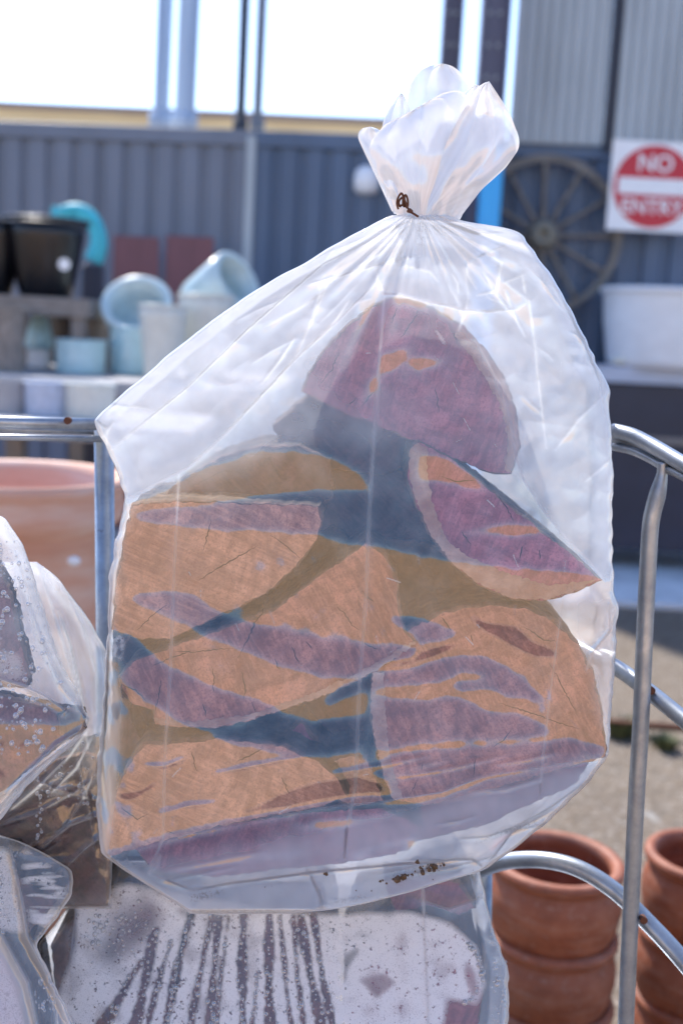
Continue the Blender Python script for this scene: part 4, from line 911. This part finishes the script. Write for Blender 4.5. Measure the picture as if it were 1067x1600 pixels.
# tied top: pleated petals rising from the neck
neckY = depth1(655, 360) + .03
def petal(bm, L, Rr, off, pleats, amp, seed, nv=60, nu=70):
    L = np.array(L, float); Rr = np.array(Rr, float); rg = random.Random(seed)
    def rs(P, n):
        d = np.r_[0, np.cumsum(np.hypot(*np.diff(P, axis=0).T))]; u = np.linspace(0, d[-1], n); q = np.stack([np.interp(u, d, P[:, 0]), np.interp(u, d, P[:, 1])], 1)
        k_ = np.array([1, 2, 3, 2, 1]) / 9; r = q.copy()
        for c_ in range(2): r[2:-2, c_] = np.convolve(q[:, c_], k_, 'valid')
        return r
    a = rs(L, nv); b = rs(Rr, nv); g = []
    ph = rg.uniform(0, 6)
    for i in range(nv):
        v = i / (nv - 1); row = []
        for j in range(nu):
            u = j / (nu - 1); x = a[i, 0] * (1 - u) + b[i, 0] * u; y = a[i, 1] * (1 - u) + b[i, 1] * u
            env = (.25 + v) * math.sin(math.pi * min(max(u, 0), 1)) ** .5
            dp = (abs(math.sin(u * pleats * .9 + ph + v * .6)) - .5) * amp * .9 * env + math.sin(u * pleats * 2.3 + ph * 2 - v * 2) * amp * .2 * env - .018 * math.sin(math.pi * u) * (.4 + v * .6) * math.sin(math.pi * min(v + .25, 1))
            dp += .004 * noise.noise(Vector((u * 4, v * 5, seed)))
            row.append(bm.verts.new(at(x, y, neckY + off * (.15 + v) + dp)))
        g.append(row)
    for i in range(nv - 1):
        for j in range(nu - 1): bm.faces.new((g[i][j], g[i][j + 1], g[i + 1][j + 1], g[i + 1][j]))
bm = bmesh.new()
petal(bm, [(645, 342), (638, 260), (634, 170), (641, 130), (655, 110), (674, 101), (690, 99)], [(700, 346), (728, 250), (742, 180), (736, 140), (722, 115), (706, 102), (690, 99)], .045, 7, .004, 1)
petal(bm, [(612, 330), (590, 282), (570, 240), (559, 216), (560, 206), (567, 200), (578, 198)], [(652, 342), (628, 275), (608, 225), (597, 206), (590, 201), (584, 199), (578, 198)], .015, 5, .003, 2)
petal(bm, [(620, 338), (604, 275), (596, 205), (599, 188), (608, 168), (618, 153), (627, 145)], [(668, 342), (660, 260), (655, 215), (645, 185), (638, 165), (632, 150), (627, 145)], .03, 6, .004, 3)
petal(bm, [(615, 334), (596, 285), (577, 235), (578, 222), (600, 195), (630, 180), (655, 168)], [(700, 346), (726, 270), (752, 200), (745, 170), (720, 140), (690, 145), (655, 168)], .0, 11, .005, 4)
petal(bm, [(650, 342), (680, 265), (705, 205), (722, 175), (735, 152), (745, 136), (757, 129)], [(714, 346), (752, 296), (790, 262), (811, 232), (811, 215), (795, 174), (764, 127)], -.015, 9, .0045, 5)
petal(bm, [(635, 342), (655, 265), (680, 210), (705, 170), (722, 148), (735, 136), (742, 132)], [(708, 346), (735, 290), (770, 235), (790, 205), (785, 175), (765, 145), (745, 132)], .012, 9, .0045, 6)
petal(bm, [(690, 346), (690, 336), (694, 326), (702, 314), (720, 300), (732, 293)], [(716, 347), (722, 336), (729, 322), (736, 307), (741, 296), (741, 292)], .02, 3, .001, 7, 20, 20)
me = bpy.data.meshes.new('gathered_top'); bm.to_mesh(me); bm.free()
mv = me.attributes.new('milk', 'FLOAT', 'POINT'); cc = np.zeros(len(me.vertices) * 3, np.float32); me.vertices.foreach_get('co', cc)
c3 = cc.reshape(-1, 3); aa_ = np.arctan2(c3[:, 0] - at(655, 345, neckY).x, c3[:, 2] - at(655, 345, neckY).z); fr_ = np.sin(aa_ * 37) * .5 + np.sin(aa_ * 61 + 1) * .5
mv.data.foreach_set('value', (.80 + .08 * fr_).astype(np.float32))
for nm in ('frost', 'dirt', 'fold'): me.attributes.new(nm, 'FLOAT', 'POINT').data.foreach_set('value', np.full(len(me.vertices), -.7 if nm == 'fold' else 0, np.float32))
keep(link('gathered_top', me, M['film']), bag)
bm = bmesh.new(); nf = neckY - .028
Z = lambda x, y, d=0: at(540 + x / 3.557, 80 + y / 3.557, nf + d)
wp = [(292, 878, 0), (284, 845, 0), (292, 812, -.003), (308, 790, -.004), (318, 805, -.003), (318, 850, 0), (328, 860, .002), (326, 805, -.004), (338, 805, -.004), (346, 840, -.002), (342, 868, 0), (330, 860, .003), (312, 855, .003), (300, 862, .002), (296, 835, -.001), (312, 815, -.004), (330, 835, -.003), (345, 872, -.002), (360, 892, -.004), (380, 905, -.005), (404, 920, -.006)]
tube(bm, [Z(*p) for p in wp], .0011, 8, 6); tube(bm, [Z(355, 880, -.003), Z(368, 893, -.007), (Z(345, 888, -.002))], .0016, 8, 4)
keep(from_bm('wire_tie', bm, M['rust'], smooth=True), bag)
# crumbs of bark and grit stuck on the base
bm = bmesh.new(); rg = random.Random(5)
for (cx_, cy2, n_, sp, sz) in ((668, 1357, 16, 10, .0016), (664, 1358, 3, 6, .0036), (628, 1371, 16, 11, .0016), (622, 1373, 3, 5, .0042), (632, 1370, 3, 6, .003), (653, 1346, 1, 1, .003), (600, 1376, 2, 3, .002), (508, 1366, 2, 1, .0018), (560, 1404, 10, 24, .0007), (690, 1350, 10, 30, .0007), (400, 1395, 8, 50, .0006)):
    for i in range(n_):
        x = cx_ + rg.gauss(0, sp); y = cy2 + rg.gauss(0, sp * .3) - (x - cx_) * .18; p = at(x, y, depth1(min(max(x, 300), 730), min(y, 1385)) - .004)
        r_ = bmesh.ops.create_icosphere(bm, subdivisions=1, radius=sz * rg.uniform(.4, 1.2))
        for v in r_['verts']: v.co = v.co * rg.uniform(.7, 1.3) + p
cr_ = keep(from_bm('bark_crumbs', bm, mat_plain('bark_crumb', (.10, .05, .02), .5, var=.9, scale=200)), bag); cr_['kind'] = 'stuff'

# blocks inside
wood([(470, 612), (480, 585), (505, 545), (545, 505), (580, 475), (606, 464), (640, 466), (675, 478), (720, 505), (760, 545), (790, 590), (808, 640), (815, 700), (800, 742), (772, 742), (735, 728), (700, 716), (640, 690), (590, 668), (540, 648), (500, 628)], depth1, .020, .17, M['wood2'], 'topmost round log end in the big bag, half moon with flat underside', seed=1,
     band=[(718, 507), (758, 547), (787, 592), (804, 641), (811, 698), (798, 738), (788, 733), (795, 690), (783, 640), (763, 600), (738, 560), (710, 525)])
wood([(640, 700), (652, 688), (700, 712), (745, 746), (800, 790), (850, 832), (900, 872), (943, 908), (905, 926), (850, 942), (800, 940), (750, 918), (705, 885), (668, 835), (645, 780), (634, 740)], depth1, .008, .17, M['wood2'], 'wedge block on the right of the big bag with pale sapwood on its left edge', seed=2,
     band=[(640, 703), (652, 692), (667, 700), (668, 745), (678, 795), (700, 845), (728, 868), (790, 895), (860, 915), (930, 905), (905, 922), (850, 937), (800, 935), (752, 914), (708, 882), (672, 833), (649, 780), (639, 740)])
wood([(205, 787), (290, 780), (400, 784), (500, 790), (506, 812), (500, 838), (470, 880), (430, 920), (380, 950), (300, 985), (262, 1002), (215, 1000), (172, 985), (180, 900), (195, 830)], depth1, .010, .15, M['wood3'], 'broad tan block at the upper left of the stack in the big bag', seed=3)
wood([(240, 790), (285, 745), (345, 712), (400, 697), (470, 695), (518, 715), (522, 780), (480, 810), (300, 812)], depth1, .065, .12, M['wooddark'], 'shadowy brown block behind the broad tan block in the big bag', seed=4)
wood([(575, 846), (600, 862), (622, 905), (626, 945), (634, 985), (652, 1002), (620, 1030), (560, 1065), (500, 1092), (440, 1112), (390, 1128), (340, 1140), (285, 1138), (240, 1133), (236, 1112), (200, 1098), (186, 1075), (184, 1058), (205, 1035), (290, 1002), (370, 972), (430, 950), (500, 898)], depth1, .006, .17, M['wood1'], 'pointed wedge block in the centre of the big bag with long drying cracks', seed=5,
     band=[(240, 1122), (300, 1128), (390, 1117), (470, 1090), (560, 1052), (640, 1004), (650, 1003), (620, 1028), (560, 1062), (500, 1089), (440, 1109), (390, 1125), (340, 1137), (285, 1135), (243, 1131)])
wood([(222, 1162), (280, 1158), (340, 1150), (400, 1158), (450, 1166), (500, 1190), (530, 1215), (545, 1245), (500, 1262), (420, 1278), (320, 1300), (230, 1322), (162, 1342), (165, 1290), (175, 1245), (195, 1200)], depth1, .006, .15, M['wood3'], 'tan block at the lower left corner of the big bag', seed=6)
wood([(612, 1000), (650, 972), (700, 952), (760, 942), (820, 946), (865, 966), (905, 1005), (930, 1055), (942, 1110), (950, 1170), (948, 1184), (880, 1205), (800, 1228), (730, 1252), (660, 1262), (612, 1250), (598, 1215), (584, 1160), (576, 1105), (580, 1050)], depth1, .008, .17, M['wood1'], 'largest block at the lower right of the big bag, rounded above', seed=7,
     band=[(582, 1052), (600, 1050), (602, 1105), (606, 1160), (618, 1215), (630, 1248), (614, 1248), (600, 1215), (586, 1160), (579, 1105)])
wood([(500, 1192), (545, 1178), (575, 1182), (590, 1215), (600, 1252), (560, 1262), (530, 1258), (512, 1225)], depth1, .035, .12, M['wood3'], 'small tan offcut wedged between the two lowest blocks in the big bag', seed=8)
wood([(430, 1150), (470, 1125), (500, 1160), (505, 1200), (450, 1180)], depth1, .05, .12, M['wood2'], 'pink sliver of wood in the gap under the pointed wedge block', seed=9)
wood([(200, 1320), (330, 1290), (470, 1268), (600, 1262), (660, 1290), (640, 1330), (540, 1350), (330, 1372), (240, 1360)], depth1, .045, .12, M['wood2'], 'pink block lying in the bottom fold of the big bag', seed=10)
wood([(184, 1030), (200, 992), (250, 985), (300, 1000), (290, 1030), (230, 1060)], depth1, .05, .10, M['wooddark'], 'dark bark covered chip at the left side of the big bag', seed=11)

GB = 'shadowed logs at the back of the big bag'
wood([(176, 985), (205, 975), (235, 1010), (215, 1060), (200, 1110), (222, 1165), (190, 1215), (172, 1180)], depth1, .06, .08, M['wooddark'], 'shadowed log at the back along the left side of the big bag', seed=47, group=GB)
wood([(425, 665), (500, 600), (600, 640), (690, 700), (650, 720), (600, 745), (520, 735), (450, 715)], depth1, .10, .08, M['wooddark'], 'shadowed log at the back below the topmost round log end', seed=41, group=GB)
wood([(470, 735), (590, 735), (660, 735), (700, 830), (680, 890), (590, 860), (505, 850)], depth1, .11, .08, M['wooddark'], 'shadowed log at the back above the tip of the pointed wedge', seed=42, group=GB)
wood([(595, 840), (690, 850), (760, 925), (860, 950), (850, 990), (700, 990), (640, 1010), (628, 960)], depth1, .10, .08, M['bark'], 'shadowed log at the back between the right wedge and the largest block', seed=43, group=GB)
wood([(240, 960), (400, 900), (520, 820), (560, 850), (500, 920), (400, 990), (260, 1040)], depth1, .10, .08, M['bark'], 'shadowed log at the back between the broad tan block and the pointed wedge', seed=44, group=GB)
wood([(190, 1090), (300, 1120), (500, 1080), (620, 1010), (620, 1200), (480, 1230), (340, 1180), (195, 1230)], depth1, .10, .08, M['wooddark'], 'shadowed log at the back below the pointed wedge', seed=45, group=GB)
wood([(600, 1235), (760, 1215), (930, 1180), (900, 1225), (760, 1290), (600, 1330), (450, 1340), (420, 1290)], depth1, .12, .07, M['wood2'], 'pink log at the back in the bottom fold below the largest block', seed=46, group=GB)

# ---------------- the wet bag underneath
def smask(polys, sig=1.5):
    a = np.zeros(GXX.shape)
    for p in polys: a = np.maximum(a, poly_mask(p))
    return blur(a, sig)
S2 = pnoise(60, 41, (.8, 1.2)) * .4 + 2.7
milk2 = np.full(GXX.shape, .16) + np.clip(pnoise(50, 42) * .06, -.05, .2)
fr2 = smask([[(120, 1400), (200, 1380), (300, 1400), (500, 1430), (640, 1425), (700, 1440), (745, 1480), (757, 1540), (745, 1572), (700, 1560), (690, 1620), (690, 1830), (150, 1830), (120, 1700), (90, 1560), (120, 1470)]], 5) * (1.0)
runs = []
rg = random.Random(11)
for xt, yt, xb, wt, wb in ((300, 1428, 258, 10, 14), (330, 1430, 300, 6, 9), (382, 1428, 378, 13, 12), (355, 1430, 340, 4, 6), (418, 1428, 424, 12, 16), (438, 1428, 455, 5, 7), (402, 1520, 392, 4, 6), (470, 1430, 500, 11, 15), (488, 1428, 520, 9, 10), (245, 1450, 210, 12, 18), (225, 1500, 160, 9, 22), (268, 1470, 232, 7, 9), (345, 1432, 325, 9, 12), (456, 1430, 476, 7, 6), (280, 1500, 262, 4, 6)):
    n_ = 70; L_ = []; R2 = []; yb_ = 1830
    for i in range(n_ + 1):
        k_ = i / n_; y = yt + (yb_ - yt) * k_; f_ = (y - yt) / (1600 - yt); x = xt + (xb - xt) * f_ + rg.uniform(-1.4, 1.4) + 2 * math.sin(y * .021 + xt); w_ = wt * (1 + .35 * math.sin(y * .05 + xb)) + (wb - wt) * f_ + rg.uniform(-2, 2); L_.append((x - w_ / 2, y)); R2.append((x + w_ / 2, y))
    runs.append(L_ + R2[::-1])
fr2 = fr2 * (1 - smask(runs, 1.6) * .97)
fr2 = fr2 * (1 - smask([[(190, 1420), (240, 1400), (262, 1430), (230, 1470), (190, 1500), (160, 1520), (150, 1490)]], 14) * .7)
fr2 = fr2 * np.clip(1.1 + pnoise(16, 43) * .25, .4, 1.15)
fr2 = fr2 * (1 - smask([[(540, 1490), (562, 1478), (560, 1490), (545, 1510), (538, 1540), (532, 1530)], [(728, 1500), (742, 1520), (748, 1550), (738, 1560), (730, 1540), (725, 1520)], [(560, 1530), (600, 1520), (620, 1535), (590, 1560)]], 3) * .6)
fr2 = np.maximum(fr2, smask([[(100, 1450), (180, 1370), (200, 1375), (130, 1460), (100, 1560)]], 5) * .3)
C2 = []
for pts, h_, w_, b_ in (([(660, 1370), (662, 1430), (664, 1480), (668, 1560), (670, 1700)], .0012, 5, .4), ([(395, 1425), (392, 1500), (398, 1600), (400, 1720)], .001, 5, .2), ([(170, 1352), (120, 1420), (110, 1500), (118, 1580)], .005, 22, .2), ([(120, 1460), (150, 1480), (160, 1495)], .004, 10, .35), ([(752, 1368), (770, 1440), (790, 1500), (783, 1620)], .004, 12, .25), ([(205, 1350), (250, 1400), (300, 1440)], .004, 20, .15), ([(640, 1400), (700, 1420), (760, 1400)], .004, 20, .1)):
    C2.append((pts, h_ * .35, w_, b_))
left2 = [(175, 1345), (150, 1368), (110, 1415), (60, 1476), (62, 1500), (80, 1560), (90, 1640), (90, 1760)]
right2 = [(745, 1345), (752, 1372), (765, 1430), (778, 1475), (793, 1510), (795, 1570), (790, 1650), (785, 1760)]
bag2 = empty('firewood_bag', at(430, 1740, 1.2))
f2_, depth2 = make_film('bag_film', left2, right2, (1.15, 1500), S2, milk2, fr2, np.zeros_like(S2), C2, .26, None, edge=45, seed=51, ncol=360, wr=.0004, topround=40)
keep(f2_, bag2); tag(bag2, 'fogged wet plastic bag streaked with water runs, lying underneath the big tied bag', 'bag')
def clampd(d, x0, x1, y0, y1): return lambda x, y: d(min(max(x, x0), x1), min(max(y, y0), y1))
d2 = clampd(depth2, 90, 770, 1370, 1740)
_dep = depth1
def wood2(poly, off, ln, face, lab, seed, dd, grp): 
    global depth1
    return wood(poly, dd, off, ln, face, lab, seed=seed, group=grp, barkmat=M['barkdark'])
G2 = 'firewood blocks in the wet bag underneath'
wood2([(560, 1490), (610, 1455), (670, 1440), (720, 1455), (752, 1500), (756, 1560), (740, 1640), (640, 1700), (560, 1680), (535, 1580)], .012, .2, M['wood2'], 'round pinkish log end fogged over at the right of the wet bag', 21, d2, G2)
wood2([(290, 1440), (400, 1425), (500, 1430), (525, 1520), (520, 1680), (300, 1690), (270, 1560)], .014, .2, M['woodmid'], 'dark red block seen between the water runs of the wet bag', 22, d2, G2)
wood2([(78, 1480), (120, 1425), (180, 1390), (290, 1400), (275, 1560), (280, 1700), (100, 1700)], .016, .2, M['woodmid'], 'dark block at the left of the wet bag', 23, d2, G2)
wood2([(600, 1380), (660, 1368), (720, 1378), (745, 1420), (700, 1440), (620, 1440)], .05, .15, M['wood2'], 'small round block at the top right of the wet bag', 24, d2, G2)

def droplets(parent, dd, spots, smin, smax, seed, off=.0):
    rg = random.Random(seed); bm = bmesh.new()
    for x, y in spots:
        s = smin + (smax - smin) * rg.random() ** 3; q_ = dd(x, y)
        if q_ is None: continue
        p = at(x, y, q_ - off); n_ = (CAM - p).normalized()
        q = n_.to_track_quat('Z', 'Y').to_matrix(); r_ = bmesh.ops.create_uvsphere(bm, u_segments=10, v_segments=6, radius=s)
        e_ = rg.uniform(.9, 1.25)
        for v in r_['verts']: v.co = q @ Vector((v.co.x, v.co.y * e_, v.co.z * .55)) + p
    o = keep(from_bm('water_droplets', bm, M['water'], smooth=True), parent); o['kind'] = 'stuff'; return o
def exact_depth(film):                                        # ray cast so the beads sit on the film itself
    bpy.context.view_layer.update(); inv = film.matrix_world.inverted()
    def f(x, y):
        d = ray(x, y); ok, loc, nn, _ = film.ray_cast(inv @ CAM, (inv.to_3x3() @ d).normalized())
        return (film.matrix_world @ loc).y if ok else None
    return f
sp = []
for rn in runs:
    h_ = len(rn) // 2
    for i in range(0, h_ - 4, 1):
        (xa, ya_), (xb_, _) = rn[i], rn[len(rn) - 1 - i]
        for k_ in range(1):
            y = ya_ + rg.uniform(-2, 2)
            if y < 1612 and xb_ - xa > 2: sp.append((rg.choice((xa + 2, xb_ - 2, (xa + xb_) / 2)) + rg.uniform(-1.5, 1.5), y))
for i in range(90): sp.append((rg.gauss(190, 30), rg.gauss(1455, 28)))
for i in range(60):
    a_ = rg.uniform(-1.2, 1.2); sp.append((715 + 36 * math.cos(a_) + rg.gauss(0, 3), 1520 + 50 * math.sin(a_)))
for i in range(50): sp.append((rg.uniform(765, 790), rg.uniform(1420, 1605)))
droplets(bag2, exact_depth(f2_), [p for p in sp if 70 < p[0] < 790 and p[1] > 1375], .0009, .0030, 3, .0006)

# ---------------- left hand bags
def side_bag(left_, right_, Ym, S_, milk_, frost_, C_, thick, label, seed, **kw):
    C_ = [(a, b * .55, c, d) for a, b, c, d in C_]
    b_ = empty('firewood_bag', at(20, left_[-1][1], Ym[0] + .05))
    f_, d_ = make_film('bag_film', left_, right_, Ym, S_, milk_, frost_, np.zeros_like(S_), C_, thick, None, seed=seed, **kw); keep(f_, b_)
    tag(b_, label, 'bag'); return b_, f_, d_
Sx = pnoise(50, 61, (1.3, .7)) * .9 + 1.8
# behind: bag with the sharp upright fold
mk5 = np.full(GXX.shape, .22); mk5 = paint(mk5, [(40, 870), (170, 1000), (165, 1160), (90, 1100)], .34, 8); mk5 = paint(mk5, [(-100, 1170), (170, 1170), (170, 1400), (-100, 1400)], .02, 10)
C5 = [([(62, 885), (85, 960), (110, 1040), (130, 1110), (138, 1170)], .006, 14, .3), ([(92, 955), (108, 1000), (122, 1060), (132, 1120)], .007, 8, .55), ([(100, 915), (130, 980), (150, 1050), (152, 1110)], .004, 10, .2), ([(138, 1140), (110, 1180), (60, 1230), (0, 1280)], .005, 10, .3), ([(145, 1150), (120, 1200), (80, 1240)], .004, 8, .3), ([(150, 1200), (130, 1250), (105, 1290)], .004, 10, .25), ([(0, 1290), (60, 1270), (155, 1215)], .004, 8, .15), ([(20, 1200), (80, 1230), (150, 1250)], .006, 14, .10), ([(60, 1330), (110, 1290), (165, 1270)], .006, 10, .25), ([(90, 1370), (130, 1330), (168, 1300)], .006, 12, .2), ([(10, 1330), (60, 1350), (120, 1345)], .005, 14, .1), ([(120, 1180), (140, 1260), (150, 1340)], .005, 9, .12)]
fr5 = smask([[(75, 1190), (100, 1200), (110, 1240), (80, 1250)], [(120, 1160), (155, 1150), (155, 1260), (130, 1210)]], 8) * .3
bag5, f5, dp5 = side_bag([(-120, 878), (-150, 1000), (-160, 1200), (-150, 1420)], [(58, 878), (75, 890), (100, 912), (135, 962), (166, 1015), (172, 1060), (172, 1160), (175, 1300), (175, 1420)][:], (1.20, 1150), paint(Sx, [(-200, 1150), (200, 1150), (200, 1450), (-200, 1450)], -3.6, 14), mk5, fr5, C5, .2, 'plastic bag with a sharp shining upright fold beside the big bag', 71, edge=30, wr=.0013, ncol=220, back_milk=.2)
d5 = clampd(dp5, -100, 150, 930, 1400)
G5 = 'dark wet logs in the left bags'
wood2([(-60, 1190), (20, 1200), (80, 1190), (130, 1175), (160, 1185), (162, 1290), (60, 1330), (-60, 1330)], .02, .06, M['wooddark'], 'dark brown log low in the bag with the upright fold', 31, d5, G5)
wood2([(30, 1330), (160, 1262), (172, 1330), (168, 1420), (60, 1420)], .012, .15, M['wooddark'], 'split dark log at the bottom of the bag with the upright fold', 32, d5, G5)
rg = random.Random(19); droplets(bag5, exact_depth(f5), [(rg.uniform(70, 155), rg.uniform(1160, 1260)) for i in range(70)] + [(62 + rg.uniform(-5, 5), 1200 + i * 5) for i in range(24)], .0007, .0024, 8, .0003)
# front upper left bag, beaded with water
mk3 = np.full(GXX.shape, .20); mk3 = np.clip(mk3 + pnoise(30, 62) * .12, .1, .6); mk3 = paint(mk3, [(-100, 1090), (60, 1070), (140, 1120), (130, 1180), (0, 1290), (-100, 1330)], .10, 8)
fr3 = np.clip(pnoise(34, 63) * .6 + .0, 0, .45) * smask([[(-100, 800), (40, 860), (70, 980), (110, 1080), (90, 1130), (-100, 1100)]], 10)
C3 = [([(0, 1060), (40, 1072), (75, 1090), (100, 1108)], .006, 16, .35), ([(25, 860), (45, 930), (65, 1000), (95, 1070), (128, 1112)], .004, 14, .2), ([(130, 1140), (90, 1165), (40, 1215), (0, 1260)], .005, 10, .3), ([(125, 1150), (70, 1190), (10, 1240)], .004, 8, .25), ([(110, 1160), (60, 1215), (0, 1275)], .003, 6, .3)]
bag3, f3, dp3 = side_bag([(-130, 798), (-160, 900), (-170, 1100), (-165, 1200), (-160, 1340)], [(-20, 798), (8, 808), (36, 850), (50, 890), (62, 930), (76, 975), (96, 1035), (128, 1095), (140, 1122), (130, 1150), (95, 1180), (40, 1232), (0, 1282), (-60, 1330), (-80, 1340)], (1.04, 1050), paint(Sx * .8, [(-200, 1130), (150, 1130), (100, 1350), (-200, 1350)], -3.2, 12), mk3, fr3, C3, .16, 'wet beaded plastic bag leaning in at the left picture edge', 81, edge=30, wr=.0006, ncol=240, back_milk=.3)
d3 = clampd(dp3, -100, 100, 850, 1250)
wood2([(-80, 1095), (0, 1085), (60, 1100), (100, 1108), (128, 1112), (128, 1130), (100, 1160), (50, 1200), (0, 1240), (-80, 1270)], .010, .012, M['woodmid'], 'brown log end in the beaded left bag', 33, d3, G5)
wood2([(-80, 885), (-5, 880), (14, 915), (30, 985), (48, 1050), (40, 1078), (-80, 1075)], .035, .015, M['woodmid'], 'mottled log behind the beaded upper part of the left bag', 37, d3, G5)
wood2([(88, 1120), (108, 1108), (130, 1116), (132, 1140), (110, 1158), (92, 1150)], .003, .008, M['bark'], 'dark chunk of bark poking at the corner of the beaded left bag', 34, d3, G5)
rg = random.Random(9); sp = []
while len(sp) < 170:
    x, y = rg.uniform(0, 110), rg.uniform(830, 1180)
    if x < np.interp(y, [800, 850, 930, 1035, 1100, 1180], [0, 32, 58, 90, 118, 60]): sp.append((x, y))
droplets(bag3, exact_depth(f3), sp, .0008, .0028, 4, .0003)
# lower left bag with white fog
mk4 = np.full(GXX.shape, .14); mk4 = paint(mk4, [(-100, 1456), (0, 1456), (20, 1493), (44, 1537), (57, 1600), (60, 1800), (-100, 1800)], .55, 4); mk4 = paint(mk4, [(-100, 1325), (18, 1331), (34, 1402), (44, 1463), (115, 1598), (60, 1600), (44, 1537), (0, 1456), (-100, 1456)], .25, 4)
fr4 = smask([[(-100, 1310), (15, 1325), (30, 1400), (42, 1463), (10, 1456), (-100, 1440)]], 5) * .7 + smask([[(35, 1325), (100, 1365), (105, 1410), (60, 1470), (48, 1450), (36, 1380)]], 6) * .75 * np.clip(.5 + pnoise(10, 64, (2.4, .35)) * 1.6, 0, 1) + smask([[(-100, 1470), (0, 1475), (30, 1540), (45, 1600), (45, 1800), (-100, 1800)]], 6) * .7
C4 = [([(14, 1318), (34, 1402), (44, 1463), (80, 1530), (115, 1598), (140, 1680)], .010, 16, .25), ([(0, 1456), (20, 1493), (44, 1537), (57, 1600), (70, 1700)], .008, 12, .35)]
bag4, f4, dp4 = side_bag([(-130, 1303), (-170, 1400), (-170, 1500), (-170, 1760)], [(-5, 1303), (34, 1315), (80, 1338), (111, 1358), (115, 1380), (111, 1402), (85, 1440), (60, 1470), (58, 1480), (80, 1525), (115, 1596), (150, 1680), (165, 1760)], (1.06, 1450), Sx * .5 + .9, mk4, fr4, C4, .16, 'fogged white plastic bag in the lower left corner', 91, edge=24, wr=.0011, ncol=240, back_milk=.25, topround=30)
d4 = clampd(dp4, -100, 60, 1330, 1700)
wood2([(-80, 1480), (0, 1480), (30, 1540), (45, 1620), (40, 1720), (-80, 1720)], .02, .1, M['wood2'], 'pinkish log fogged over in the lower left bag', 35, d4, G5)
wood2([(-60, 1340), (10, 1345), (28, 1400), (60, 1400), (88, 1385), (90, 1410), (45, 1460), (-60, 1450)], .035, .1, M['wooddark'], 'dark log in the top of the lower left bag', 36, d4, G5)
sp = [(rg.uniform(0, 30), rg.uniform(1320, 1460)) for i in range(60)] + [(rg.uniform(55, 90), rg.uniform(1530, 1580)) for i in range(40)]
droplets(bag4, exact_depth(f4), sp, .0006, .0018, 5, .0003)
